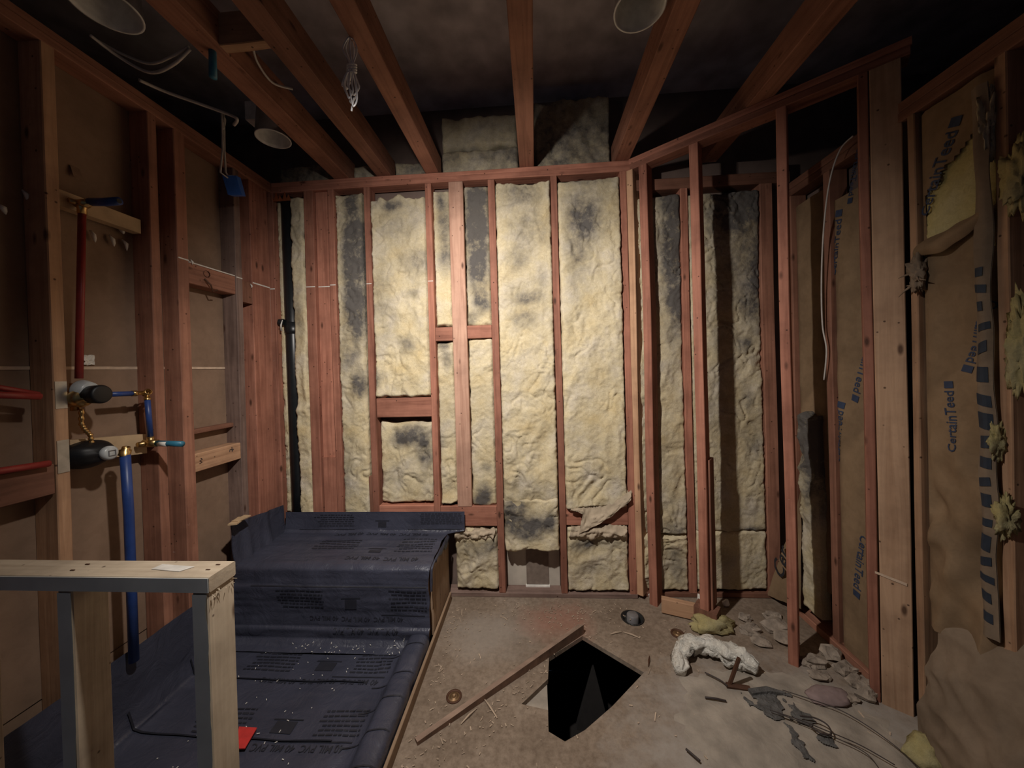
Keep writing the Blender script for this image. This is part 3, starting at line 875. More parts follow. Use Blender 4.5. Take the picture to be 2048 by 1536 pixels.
mbt.add([q0 + e1 * (tx * L) + e2 * (ty * L) + Vector((-0.012, -0.012, 0)) for tx, ty in vs], fs)
mbt.build('printed_lettering', 'ink', o)

# near bay: facing torn open across the middle
tl_, tr_ = onX(1840, 435, XR).z, onX(1840, 505, XR).z
def tear3(p):
    u = (onX(1842, 500, XR).y - p.y) / 0.20
    lo = tr_ + 0.02 + 0.05 * u + 0.02 * nz(p.y * 16, 1.0)
    hi = tl_ + 0.06 + 0.42 * u * 0.5 + 0.015 * nz(p.y * 18, 4.0)
    return lo < p.z < hi and u > 0.0
yb0 = onX(1840, 740, XR).y - 0.004; yb1 = onX(1998, 740, XR).y + 0.006
o, sx = kraft('kraft_batt', yb0, yb1, 0.45, 2.45, 'printed kraft batt torn open to yellow wool at the right edge', 5.7, tear=tear3, amp_=0.020, bul=0.012, crumple=1.0)
print_on(o, sx, [((1850, 432), (1922, 230)), ((1968, 600), (1918, 742)), ((1918, 905), (1902, 762))], XR)
batt('exposed_wool', (XR + 0.045, yb0, 1.85), (0, -1, 0), (0, 0, 1), yb0 - yb1, 0.62, 'bright yellow wool exposed through the torn kraft facing', 51, m='glass_yellow', bulge=0.02, rough=0.016)
# curled lip of the tear
mb = MB()
def lip(u, v):
    y = yb0 - 0.008 - (yb0 - yb1 - 0.02) * u
    z = tr_ + 0.03 + 0.05 * u + 0.015 * nz(y * 16, 1.0) - 0.075 * v * (0.6 + 0.4 * math.sin(u * 3.2))
    return (XR - 0.012 - 0.035 * math.sin(v * 2.6) * (0.5 + 0.5 * math.sin(u * 3.0)), y, z)
mb.grid(18, 8, lip); mb.grid(18, 8, lambda u, v: Vector(lip(u, v)) + Vector((0.003, 0, -0.002)))
mb.build('torn_lip', 'kraft', o, True)
# stapling flange with blue dashes along the near stud
mb = MB()
ya, yb = onX(1956, 740, XR - 0.02).y, onX(1990, 740, XR - 0.02).y
def flange(u, v):
    y = ya + (yb - ya) * u + 0.012 * nz(v * 7, 3.3); z = 0.55 + 1.85 * v
    return (XR - 0.022 - 0.012 * math.sin(u * 3.1) - 0.012 * nz(v * 9, u * 2, 7), y, z)
mb.grid(5, 70, flange); mb.grid(5, 70, lambda u, v: Vector(flange(u, v)) + Vector((0.003, 0, 0)))
mb.build('stapling_flange', 'kraft_pale', o, True)
M['dash'] = plain('blue_dash_print', (0.018, 0.026, 0.042), 0.7)
vd = 0.03
while vd < 0.66:
    ww = random.uniform(0.012, 0.030); sk = random.uniform(-.006, .010); lo_ = random.uniform(.05, .25); hi_ = random.uniform(.7, .95)
    MB().grid(4, 3, lambda u, v: Vector(flange(lo_ + (hi_ - lo_) * u, vd + ww * v + sk * u)) + Vector((-0.0025, 0, 0))).build('printed_dash', 'dash', o)
    vd += ww + random.uniform(.010, .028)
# wool bursting out at the near stud
for i, (x, y, rw, rh) in enumerate(((2040, 350, .035, .10), (1996, 880, .012, .05), (2010, 1035, .022, .07), (2046, 690, .03, .14), (1976, 250, .014, .09))):
    c = onX(x, y, XR - 0.012)
    def tuft(u, v):
        a = u * 6.2832; b = v * 3.1416
        q = Vector((math.cos(a) * math.sin(b), math.sin(a) * math.sin(b), math.cos(b)))
        k = 1 + 0.7 * noise.noise(q * 1.5 + Vector((i * 5.1, 0, 0))) + 0.55 * noise.noise(q * 4.2 + Vector((0, i * 3.7, 0))) + .3 * noise.noise(q * 9 + Vector((i, 0, 4)))
        return c + Vector((q.x * .022 * k, q.y * rw * k, q.z * rh * k))
    mb = MB(); mb.grid(36, 26, tuft)
    tag(mb.build('wool_tuft', 'glass_yellow' if i != 4 else 'glass', None, True, soot=lambda p: .35),
        ['ragged pale wool tuft high at the right picture edge', 'thin yellow wool tuft beside the blue dashes at mid height', 'yellow wool tuft lowest beside the blue dashes', 'long yellow wool tuft at the right edge at eye level', 'pale wool tuft below the right top plate'][i], 'insulation')

# sagging kraft heap at the foot of the right wall
mb = MB()
yh0, yh1 = 1.45, 0.92
def heap(u, v):
    y = yh0 + (yh1 - yh0) * u
    z = 0.01 + 0.56 * v
    prof = math.sin(min(1, (1 - v) * 1.25 + 0.02) * 1.6) * (0.10 + 0.07 * math.sin(u * 3.1)) + 0.02 * (1 - v)
    cr = 1 - abs(noise.noise(Vector((y * 5 + z * 3, z * 5 - y * 2, 2.2)))) * 2
    fine = 1 - abs(noise.noise(Vector((y * 11 - z * 4, z * 12, 8.2)))) * 2
    return (XR + 0.05 - prof - 0.03 * cr * (0.3 + v * (1 - v) * 3) - 0.010 * fine, y + 0.02 * nz(z * 6, u * 3), z + 0.05 * nz(u * 3, 9.0) * v)
mb.grid(50, 50, heap); mb.grid(50, 50, lambda u, v: Vector(heap(u, v)) + Vector((0.004, 0, 0)))
o = tag(mb.build('kraft_heap', 'kraft_pale', None, True), 'sagging crumpled kraft sheet bulging out at the foot of the right wall', 'paper')
# ragged torn knot on the double post, with loose wool
c = onX(1836, 545, XR - 0.015)
mb = MB()
def knot(u, v):
    a = u * 6.2832; b = v * 3.1416
    q = Vector((math.cos(a) * math.sin(b), math.sin(a) * math.sin(b), math.cos(b)))
    k = 1 + .6 * noise.noise(q * 1.7 + Vector((3.3, 0, 0))) + .9 * abs(noise.noise(q * 3.5)) + .35 * noise.noise(q * 8)
    return c + Vector((q.x * .022 * k, q.y * .020 * k, q.z * .055 * k))
mb.grid(30, 24, knot)
for k in range(7):
    a = random.uniform(-1, 1)
    p0 = c + Vector((-.01, a * .012, random.uniform(-.06, .03)))
    p1 = p0 + Vector((-.012, a * .02, random.uniform(-.025, .01))); p2 = p1 + Vector((-.004, a * .022, random.uniform(-.03, .01)))
    mb.tube([p0, p1, p2], [.006, .0035, .001], 5)
tag(mb.build('torn_fibre_knot', 'kraft_pale', None, True), 'ragged knot of torn paper and fibre on the stud by the post', 'debris')

# fibre strip in the corner stud gap
batt('insulation_strip', (1.515, 2.12, 0.1), (0, -1, 0), (0, 0, 1), 0.11, 1.12, 'dark mouldy insulation edge strip right of the fourth partition stud', 61, soot=[(Vector((1.5, 2.05, 1.2)), 0.08, 0.25, .9), (Vector((1.5, 2.03, 0.9)), 0.08, 0.25, .7), (Vector((1.5, 2.05, 1.7)), .08, .4, .8)], bulge=0.01, rough=0.03, base=0.12, tear_top=.05)

# =================================================================== PLUMBING AND LEFT WALL FITTINGS
def arc(c, r, a0, a1, n, f):
    return [f(c, r, a0 + (a1 - a0) * i / n) for i in range(n + 1)]

# black vent pipe in the back left corner
vp = thing('vent_pipe', 'tall black plastic vent pipe in the back left corner', 'pipe', (-1.662, 2.365, 0.02))
MB().tube([(-1.672, 2.365, 2.72), (-1.664, 2.362, 1.6), (-1.655, 2.36, 0.02)], 0.044, 24).build('pipe', 'abs', vp, True)
MB().tube([(-1.664, 2.362, 1.86), (-1.664, 2.362, 1.80), (-1.664, 2.362, 1.78)], [0.05, 0.05, 0.046], 24).build('coupling', 'abs', vp, True)
MB().tube([(-1.70, 2.325, 1.86), (-1.73, 2.32, 1.86)], 0.022, 12).build('clamp', 'abs', vp)
mb = MB()
for k in range(5):
    x = -1.75 + k * 0.03
    mb.add([(x - .018, 2.315, 2.68), (x + .018, 2.315, 2.68), (x + .006 * (k % 2), 2.308, 2.72 + .02 * (k % 2)), (x - .018, 2.319, 2.68), (x + .018, 2.319, 2.68), (x + .006 * (k % 2), 2.312, 2.72 + .02 * (k % 2))], [(0, 1, 2), (5, 4, 3), (0, 3, 4, 1), (1, 4, 5, 2), (2, 5, 3, 0)])
tag(mb.build('copper_strap', 'copper'), 'ragged orange strap end at the top of the black vent pipe', 'strap')
mb = MB()
p = [onY(565, 640, 2.30), onY(562, 650, 2.298), onY(562, 662, 2.30), onY(564, 660, 2.305)]
mb.tube(p, [0.002, 0.005, 0.004, 0.002], 6)
tag(mb.build('cable_tie', 'white', None, True), 'short white tie sticking out beside the black vent pipe', 'tie')

# --- pale mounting boards between the first two studs
def lboard(px0, py0, px1, py1, hgt, X, label, thick=0.03, m='pine', name='mounting_board'):
    a = onX(px0, py0, X); b = onX(px1, py1, X)
    y0, y1 = a.y, b.y
    mid = (a + b) / 2
    t = MB()
    t.add([(X, y0, a.z), (X, y1, b.z), (X, y1, b.z - hgt), (X, y0, a.z - hgt), (X - thick, y0, a.z), (X - thick, y1, b.z), (X - thick, y1, b.z - hgt), (X - thick, y0, a.z - hgt)],
          [(0, 1, 2, 3), (4, 7, 6, 5), (0, 4, 5, 1), (3, 2, 6, 7), (0, 3, 7, 4), (1, 5, 6, 2)])
    o = t.build(name, m)
    return tag(o, label, 'board')
M['pine_flat'] = plain('pale_planed_pine', (0.52, 0.37, 0.22), 0.75, scale=14, var=0.15)
lboard(118, 378, 281, 440, 0.062, -1.775, 'pale wooden mounting board behind the upper blue-capped stub', m='pine_flat', thick=0.04)
lboard(140, 880, 293, 868, 0.088, -1.785, 'pale wooden mounting board behind the lower black valve', m='pine_flat', thick=0.04)

# --- red riser with its elbow and blue capped stub
XPp = -1.745
pr0 = onX(158, 757, XPp); pr1 = onX(164, 425, XPp)
t = thing('shower_riser', 'vertical red pipe ending in a brass elbow with blue capped stub', 'pipe', (pr0.x, pr0.y, pr0.z))
MB().tube([pr0, pr0.lerp(pr1, .5), pr1], 0.0115, 14).build('pipe', 'pex_red', t, True)
MB().lathe([(0, .009), (0, .0135), (.02, .0135), (.022, .015), (.035, .015), (.036, .008)], pr1 - Vector((0, 0, .006)), (0, 0, 1)).build('brass_elbow', 'brass', t, True)
ec = pr1 + Vector((0, 0, .035))
mb = MB(); mb.lathe([(-.02, 0), (-.02, .016), (.025, .016), (.026, .012), (.04, .012), (.04, 0)], ec, (1, 0, 0))
mb.tube([ec + Vector((-.012, -.03, .0)), ec + Vector((-.012, .03, .004))], [.010, .010], 8)
mb.build('brass_ear', 'brass', t, True)
tipX = onY(238, 402, ec.y)
tip = Vector((tipX.x, ec.y, tipX.z))
st = MB().tube([ec + Vector((.035, 0, .004)), ec.lerp(tip, .6), tip], [.0145, .015, .015], 16).build('capped_stub', 'pex_blue', t, True)
MB().tube([tip + Vector((-.001, 0, 0)), tip + Vector((.0012, 0, 0))], [.009, .009], 12).build('stub_bore', 'black', st)

# --- upper valve
vc = onX(150, 795, -1.765)
t = thing('shower_valve', 'upper shower valve with brass body and black drum cover', 'valve', (-1.80, vc.y, vc.z - .05))
mb = MB()
mb.lathe([(-.035, 0), (-.035, .024), (-.02, .036), (.03, .038), (.045, .03), (.05, .02), (.06, .02), (.06, 0)], vc, (1, 0, 0))
mb.lathe([(-.05, .012), (-.05, .014), (.05, .014), (.05, 0)], vc, (0, 1, 0)); mb.lathe([(-.05, 0), (-.05, .014), (.055, .014), (.055, 0)], vc, (0, 0, 1))
mb.build('brass_body', 'brass', t, True)
cen = onX(178, 785, -1.72)
pc = Vector((-1.745, cen.y, cen.z + .008))
MB().lathe([(-.004, 0), (-.004, .040), (.002, .041), (.03, .032), (.034, .028), (.034, 0)], pc, (1, 0, 0), 28).build('frosted_shroud', 'chrome', t, True)
cen2 = onX(206, 788, -1.68)
MB().lathe([(-.05, .030), (-.05, .033), (.008, .036), (.014, .033), (.016, .028), (.016, 0)], Vector((-1.68, cen2.y - .012, cen2.z)), (1, 0, 0), 28).build('drum_cover', 'black', t, True)
# --- blue loop from the upper valve to the lower stub
X2 = -1.735
b0 = onX(215, 789, X2); b1 = onX(266, 787, X2); el = onX(294, 785, X2); dn = onX(301, 874, X2)
t = thing('blue_supply_loop', 'blue pipe run turning down at a brass elbow to a teal stub', 'pipe', (X2, dn.y, dn.z))
MB().tube([b0, b1], .0105, 14).build('pipe', 'pex_blue', t, True)
mb = MB(); mb.tube([b1 - Vector((0, .004, 0)), b1 + Vector((0, .012, 0)), b1 + Vector((0, .013, 0)), el], [.0125, .0125, .009, .009], 14)
mb.lathe([(-.016, .010), (-.016, .014), (.012, .014), (.012, .011)], el, (0.9, -.2, .35)); mb.lathe([(0, .009), (-.022, .009), (-.022, .0125), (-.032, .0125)], el, (0, 0, 1))
mb.build('brass_elbow', 'brass', t, True)
MB().tube([el - Vector((0, 0, .025)), dn], .0105, 14).build('pipe', 'pex_blue', t, True)
dr = dn - Vector((0, 0, .028))
mb = MB(); mb.lathe([(-.005, 0), (-.005, .013), (.03, .013), (.03, .009)], dr, (0, 0, 1)); mb.lathe([(-.03, 0), (-.03, .018), (.03, .016), (.03, 0)], dr, (1, 0, 0)); mb.tube([dr + Vector((-.02, -.035, 0)), dr + Vector((-.02, .035, 0))], .012, 8)
mb.build('drop_ear_elbow', 'brass', t, True)
tX = onY(365, 888, dr.y)
tt = Vector((min(tX.x, -1.56), dr.y, tX.z))
st = MB().tube([dr + Vector((.028, 0, 0)), tt], .0125, 16).build('stub', 'teal', t, True)
MB().tube([dr.lerp(tt, .28), dr.lerp(tt, .55)], .0130, 16).build('sticker', 'white', st, True)
# --- lower valve
v2 = onX(198, 908, -1.72)
t = thing('tub_valve', 'lower shower valve under a wide black rubber guard', 'valve', (-1.80, v2.y, v2.z - .06))
mb = MB()
def guard(u, v):
    a = u * 2 * math.pi; r = v
    ry = .074 * (1 + .06 * math.sin(3 * a + .7)); rz = .056 * (1 + .08 * math.sin(2 * a + 1))
    dome = .05 * (1 - r ** 3)
    return (-1.755 + dome + .004 * nz(a * 2, r * 3), v2.y + math.cos(a) * ry * r, v2.z + math.sin(a) * rz * r)
mb.grid(36, 10, guard)
mb.grid(36, 1, lambda u, v: (-1.755 - .045 * v, guard(u, 1)[1], guard(u, 1)[2]))
mb.build('rubber_guard', 'black', t, True)
cc = onX(216, 906, -1.70)
cap = MB().lathe([(-.02, .020), (0, .028), (.012, .027), (.017, .020), (.018, 0)], Vector((-1.70, cc.y, cc.z)), (1, 0, .05), 26).build('clear_cap', 'chrome', t, True)
MB().tube([Vector((-1.681, cc.y - .011 + .022 * k, cc.z + s * .010)) for k, s in ((0, 1), (1, 1), (1, -1), (0, -1))], .0022, 6, closed=True).build('cap_slot', 'grey_pipe', cap)
# knurled brass tube between the valves
pts = [onX(163, 818, -1.745), onX(163, 848, -1.745), onX(170, 860, -1.745), onX(180, 869, -1.745), onX(184, 888, -1.745)]
full = []
for a, b in zip(pts, pts[1:]):
    for k in range(10): full.append(a.lerp(b, k / 10))
MB().tube(full, [.0085 if (i // 2) % 2 else .0060 for i in range(len(full))], 12).build('ribbed_brass_tube', 'brass', t, True)
MB().tube([onX(137, 912, -1.76), onX(160, 908, -1.76)], .012, 12).build('inlet', 'brass', t, True)
# --- big blue drop
d0 = onX(250, 906, -1.70); d1 = onX(262, 1150, -1.70); d2 = onX(268, 1322, -1.70)
t = thing('tub_drop_pipe', 'long blue pipe dropping from the lower valve behind the half wall', 'pipe', d2)
MB().tube([d0, d0.lerp(d1, .5) + Vector((0, .003, 0)), d1, d2], .0165, 16).build('pipe', 'pex_blue', t, True)
MB().lathe([(-.012, .019), (-.012, .019), (.008, .019), (.01, .013), (.022, .013), (.022, .009), (.012, .006)], d0 + Vector((0, 0, .004)), (.3, 0, 1)).build('brass_cap', 'brass', t, True)
# --- red feeds through the first stud
for i, (pa, pb, X, lab) in enumerate(((((-160, 770), (0, 790), (80, 793)), None, -1.728, 'upper red feed pipe entering the first left stud'), (((-160, 960), (0, 942), (98, 927)), None, -1.735, 'lower red feed pipe entering the first left stud'))):
    mb = MB(); mb.tube([onX(x, y, X) for x, y in pa], .0115, 14)
    o = tag(mb.build('feed_pipe', 'pex_red', None, True), lab, 'pipe', 'red feed pipes')
mb = MB(); a = onX(0, 776, -1.75); b = onX(76, 789, -1.75); mb.tube([onX(-120, 760, -1.75), a, b], .010, 12)
tag(mb.build('feed_pipe', 'pex_red', None, True), 'thin red pipe just above the upper red feed pipe', 'pipe')

# nail plates on the first stud
for (px, py, hgt, lab) in ((121, 790, .10, 'square steel nail plate on first stud beside the upper valve'), (130, 912, .12, 'square steel nail plate on first stud beside the lower valve')):
    c = onX(px, py, XL + .002)
    mb = MB(); mb.box((XL + .0012, 1.186, c.z - hgt / 2), (XL + .0032, 1.219, c.z + hgt / 2))
    tag(mb.build('nail_plate', 'steel'), lab, 'plate')
# hardened plaster nubs that came through the drywall
for i, (px, py, l, lab) in enumerate(((183, 472, .045, 'white plaster nub nearest the red riser, under upper board'), (221, 481, .045, 'middle white plaster nub in the row under the upper board'), (247, 490, .045, 'rightmost white plaster nub in the row under the upper board'), (48, 392, .04, 'white plaster nub left of the first stud near the top'), (241, 463, .015, 'tiny white plaster nub touching the upper board'), (1, 418, .03, 'white plaster nub at the left picture edge'))):
    c = onX(px, py, XS + 0.01)
    mb = MB(); mb.tube([c + Vector((0, -.004, l * .5)), c + Vector((.012, 0, .1 * l)), c + Vector((.008, .005, -.2 * l)), c + Vector((.004, .009, -l * .5))], [.003, .008, .006, .002], 7, jit=.5)
    tag(mb.build('plaster_nub', 'white', None, True), lab, 'plaster', 'plaster nubs on the left drywall')
c = onX(177, 720, XS + 0.004)
mb = MB(); mb.grid(6, 6, lambda u, v: (c.x + .006 * nz(u * 5, v * 5) + .004, c.y + (u - .5) * .035 + .006 * nz(v * 5, 2), c.z + (v - .5) * .04 + .006 * nz(u * 5, 3)))
mb.grid(6, 6, lambda u, v: (c.x - .002, c.y + (u - .5) * .035 + .006 * nz(v * 5, 2), c.z + (v - .5) * .04 + .006 * nz(u * 5, 3)))
tag(mb.build('paper_scrap', 'white'), 'small torn white paper stuck to the drywall seam by the riser', 'scrap')
c = onX(150, 345, XS + 0.004)
mb = MB(); mb.grid(6, 6, lambda u, v: (c.x + .014 * (1 - v), c.y + (u - .5) * .03, c.z + (v - .5) * .045)); mb.grid(6, 6, lambda u, v: (c.x - .003, c.y + (u - .5) * .03, c.z + (v - .5) * .045))
tag(mb.build('paper_curl', 'drywall'), 'curled drywall paper patch above the upper mounting board', 'scrap')
# torn hole with a bit of wire in the upper block
c = onX(414, 548, XL)
mb = MB(); mb.lathe([(0, .018), (.012, .016), (.012, 0)], c + Vector((.001, 0, 0)), (-1, .1, 0), 9)
mb.tube([c + Vector((.004, -.02, -.03)), c + Vector((.02, 0, -.06)), c + Vector((.012, .02, -.09)), c + Vector((.03, .03, -.08))], .004, 6)
tag(mb.build('pipe_clamp', 'rust'), 'rusty broken clamp on the block between middle left studs', 'clamp')
for px, py, lab in ((383, 524, 'white plaster speck at the left end of the upper block'), (502, 572, 'white plaster fleck on the wide corner board')):
    c = onX(px, py, XL + .003)
    tag(MB().tube([c + Vector((0, -.003, .012)), c + Vector((.006, 0, 0)), c + Vector((0, .004, -.012))], [.002, .005, .002], 6).build('plaster_fleck', 'white', None, True), lab, 'plaster')

# =================================================================== SHOWER BENCH AND PVC LINER
BX0, BX1, BY0, BY1, BZ = -1.735, -0.595, 1.885, 2.30, 0.435
bench = thing('shower_bench', 'timber framed shower bench wrapped in liner in the back left corner', 'bench', (-1.15, 2.09, 0.03))
MB().box((BX0 + 0.02, BY0 + 0.012, 0.03), (BX1 - 0.022, BY1, BZ - 0.012)).build('core', 'ply_edge', bench)
board('side_panel', (BX1 - 0.010, (BY0 + BY1) / 2 + 0.02, 0.22), 0.38, 0.018, BY1 - BY0 - 0.05, RI, 'ply_edge', bench)

liner = thing('shower_pan_liner', 'dark blue-grey printed PVC liner over the bench and shower floor', 'liner', (-1.1, 1.6, 0.02))
# profile over back flap, bench top and bench front
prof = [(2.290, 0.575), (2.286, 0.50), (2.280, 0.452), (2.262, 0.441), (2.10, 0.440), (1.94, 0.440), (1.893, 0.438), (1.874, 0.424), (1.868, 0.39), (1.866, 0.345), (1.858, 0.335), (1.860, 0.20), (1.852, 0.125), (1.838, 0.118), (1.840, 0.07), (1.815, 0.045), (1.78, 0.032)]
cum = [0.0]
for a, b in zip(prof, prof[1:]):
    cum.append(cum[-1] + math.hypot(a[0] - b[0], a[1] - b[1]))
PLEN = cum[-1]
def along(s):
    s = max(0, min(PLEN, s))
    for i in range(len(prof) - 1):
        if s <= cum[i + 1]:
            t = (s - cum[i]) / (cum[i + 1] - cum[i])
            return prof[i][0] + (prof[i + 1][0] - prof[i][0]) * t, prof[i][1] + (prof[i + 1][1] - prof[i][1]) * t
    return prof[-1]
def wrap(x, s, off=0.0):
    y, z = along(s); y2, z2 = along(s + 0.01); y1, z1 = along(s - 0.01)
    n = Vector((0, (z2 - z1), -(y2 - y1))); n = -n if n.y > 0 or (abs(n.y) < 1e-6 and n.z < 0) else n
    n = n.normalized() if n.length > 0 else Vector((0, 0, 1))
    k = 0.008 * nz(x * 5, s * 14, 1.5) + 0.004 * nz(x * 3, s * 40, 6.5) + 0.003 * nz(x * 16, s * 9, 3)
    if s < 0.12: k *= 0.4
    return Vector((x, y, z)) + n * (k + 0.006 + off)
def wrapx(u, s):
    right = -0.482 if s < 0.128 else BX1 + 0.012 * nz(s * 9, 2)
    if 0.128 <= s < 0.15: right = -0.482 + (BX1 + 0.482) * (s - 0.128) / 0.022
    return -1.70 + (right + 1.70) * u
mb = MB(); mb.grid(110, 120, lambda u, v: wrap(wrapx(u, v * PLEN), v * PLEN))
bw = mb.build('bench_wrap', 'liner', liner, True)
# folded end over the right side of the bench
mb = MB()
def endfold(u, v):
    s = 0.15 + 0.50 * u
    y, z = along(s)
    drop = (0.02 + 0.07 * (0.5 + 0.5 * math.sin(u * 9)) * (0.6 + nz(u * 6, 4))) * v
    return (BX1 + 0.004 + 0.010 * math.sin(v * 2.8) + 0.004 * nz(u * 12, v * 3), y + 0.02 * v * (1 if u > 0.62 else 0.2), z - (drop if u < 0.62 else 0) - 0.0)
mb.grid(40, 8, endfold); mb.build('bench_end_fold', 'liner', liner, True)
# upturn along the left wall beside the bench
mb = MB()
def sidef(u, v):
    y = 1.872 + (2.285 - 1.872) * u
    z = 0.44 + (0.672 - 0.44 - 0.05 * u) * v
    return (-1.715 + 0.02 * (1 - v) ** 3 + 0.006 * nz(u * 8, v * 2) + 0.01 * math.exp(-((u - 0.25) * 18) ** 2) + 0.012 * math.exp(-((u - 0.62) * 18) ** 2) , y, z)
mb.grid(40, 14, sidef); mb.grid(40, 14, lambda u, v: Vector(sidef(u, v)) + Vector((-0.004, 0, 0)))
mb.build('side_upturn', 'liner', liner, True)
# pan sheet: wall upturn, floor, curb
def pan_prof(t):
    # t in 0..1 across the pan: left wall upturn, floor, inner curb face, curb top
    pts = [(-1.742, 0.36), (-1.738, 0.12), (-1.715, 0.045), (-1.66, 0.030), (-1.20, 0.022), (-0.76, 0.030), (-0.725, 0.042), (-0.706, 0.075), (-0.690, 0.096), (-0.66, 0.102), (-0.63, 0.102), (-0.605, 0.094), (-0.598, 0.07), (-0.597, 0.035)]
    L = [0.0]
    for a, b in zip(pts, pts[1:]): L.append(L[-1] + math.hypot(a[0] - b[0], a[1] - b[1]))
    s = t * L[-1]
    for i in range(len(pts) - 1):
        if s <= L[i + 1] + 1e-9:
            k = (s - L[i]) / (L[i + 1] - L[i])
            return pts[i][0] + (pts[i + 1][0] - pts[i][0]) * k, pts[i][1] + (pts[i + 1][1] - pts[i][1]) * k
    return pts[-1]
def pan(t, y, off=0.0):
    x, z = pan_prof(t)
    wv = 0.006 * nz(x * 4, y * 6, 2) + 0.003 * nz(x * 9, y * 17, 7) + 0.002 * nz(x * 3, y * 40, 9)
    if t > 0.80:
        wv += 0.007 * nz(y * 9, 5.0) + 0.006 * (1 - abs(math.sin(y * 16 + x * 3)) ** 0.35)
        x += 0.006 * nz(y * 13, 8.0)
    if x < -1.70:
        return Vector((x + 0.01 + wv + off, y, z))
    return Vector((x, y, z + wv + 0.004 + off))
PY0, PY1 = 0.50, 1.835
mb = MB(); mb.grid(110, 150, lambda u, v: pan(u, PY0 + (PY1 - PY0) * v))
ps = mb.build('pan_sheet', 'liner', liner, True)
# curb pieces over the corner, and the lapped seams of the sheet
for y in (1.62, 1.35, 1.03):
    MB().grid(70, 2, lambda u, v: pan(0.16 + 0.62 * u, y + 0.010 * v + 0.006 * nz(u * 7, y), 0.003 + 0.004 * (1 - v))).build('lap_seam', 'ink', ps)
for y in (1.76, 1.60, 1.47, 1.33, 1.20, 1.06):
    MB().grid(10, 2, lambda u, v: pan(0.815 + 0.15 * u, y + 0.006 * v + 0.02 * (u - .5), 0.003)).build('fold_line', 'ink', ps)
# low curb timber and plywood edge outside
curb = thing('shower_curb', 'low timber curb edge along the right side of the shower liner', 'curb', (-0.60, 1.5, 0))
timber('curb_timber', -0.685, -0.607, 0.45, 1.84, 0.02, 0.088, 'ply_edge', curb, 0)
timber('edge_strip', -0.594, -0.580, 0.45, 2.27, 0.0, 0.055, 'ply_edge', curb, 0)

# printing on the liner
def line_patch(mb, fn, x0, x1, s0, s1, nx=14, dash=True):
    x = x0
    while x < x1:
        wl_ = random.uniform(0.012, 0.035) if dash else x1 - x0
        xe = min(x1, x + wl_)
        n = 2 if dash else nx
        mb.grid(n, 1, lambda u, v: fn(x + (xe - x) * u, s0 + (s1 - s0) * v))
        x = xe + (0.005 if dash else 1)
def sheet_text(mb, fn, body, x0, L, s, flip=True):
    vs, fs = letters(body)
    out = []
    for tx, ty in vs:
        if flip: out.append(fn(x0 + L - tx * L, s + ty * L))
        else: out.append(fn(x0 + tx * L, s - ty * L))
    mb.add(out, fs)
def paragraph(mb, fn, x0, x1, s0, n, step, ragged=0.05):
    for k in range(n):
        line_patch(mb, fn, x0 + random.uniform(0, ragged), x1 - random.uniform(0, ragged * .3), s0 + k * step, s0 + k * step + step * 0.38)
def logo(mb, fn, x, s, w=0.05, h=0.03):
    line_patch(mb, fn, x, x + w, s, s + h, 4, False); line_patch(mb, fn, x - 0.02, x + w + .02, s - 0.010, s - 0.004, 4, False)
fw = lambda x, s: wrap(x, s, 0.0022)
mb = MB()
# back flap
paragraph(mb, fw, -1.50, -1.22, 0.018, 6, 0.014); logo(mb, fw, -1.06, 0.065, .055, .035); paragraph(mb, fw, -0.80, -0.50, 0.010, 6, 0.013, .03)
line_patch(mb, fw, -1.60, -1.22, 0.112, 0.116, 14, False); line_patch(mb, fw, -0.86, -0.50, 0.110, 0.114, 14, False)
sheet_text(mb, fw, '40 MIL PVC  40 MIL PVC  40 MIL PVC', -1.33, 0.62, 0.158)
# bench top
paragraph(mb, fw, -1.38, -1.10, 0.25, 5, 0.024); logo(mb, fw, -1.0, 0.36, .07, .04); paragraph(mb, fw, -0.86, -0.63, 0.24, 6, 0.026, .03)
sheet_text(mb, fw, '40 MIL PVC  40 MIL PVC', -1.10, 0.42, 0.45)
# bench front
line_patch(mb, fw, -1.60, -0.61, PLEN - 0.355, PLEN - 0.349, 30, False)
paragraph(mb, fw, -1.45, -1.17, PLEN - 0.335, 6, 0.018); logo(mb, fw, -1.06, PLEN - 0.285, .065, .05); paragraph(mb, fw, -0.82, -0.605, PLEN - 0.335, 6, 0.020, .02)
line_patch(mb, fw, -0.86, -0.62, PLEN - 0.205, PLEN - 0.200, 14, False)
sheet_text(mb, fw, '40 MIL PVC  40 MIL PVC  40 MIL PVC', -1.26, 0.52, PLEN - 0.192)
sheet_text(mb, fw, '40 MIL PVC  40 MIL PVC', -1.12, 0.36, PLEN - 0.128)
mb.build('printed_lettering', 'ink', bw)['kind'] = 'stuff'
TL_ = None
def t_of_x(x):
    lo, hi = 0.2, 0.85
    for _ in range(24):
        m_ = (lo + hi) / 2
        if pan_prof(m_)[0] < x: lo = m_
        else: hi = m_
    return lo
fp = lambda x, s: pan(t_of_x(x), 1.80 - s, 0.0025)
mb = MB()
for s0 in (0.02, 0.32, 0.62):
    logo(mb, fp, -1.13, s0 + 0.05, .09, .05); paragraph(mb, fp, -0.95, -0.745, s0, 6, 0.02, .03); paragraph(mb, fp, -1.5, -1.25, s0, 6, 0.02, .04)
    line_patch(mb, fp, -1.02, -0.76, s0 + 0.128, s0 + 0.134, 12, False)
    sheet_text(mb, fp, '40 MIL PVC  40 MIL PVC  40 MIL PVC', -1.36, 0.58, s0 + 0.145)
mb.build('printed_lettering', 'ink', ps)['kind'] = 'stuff'

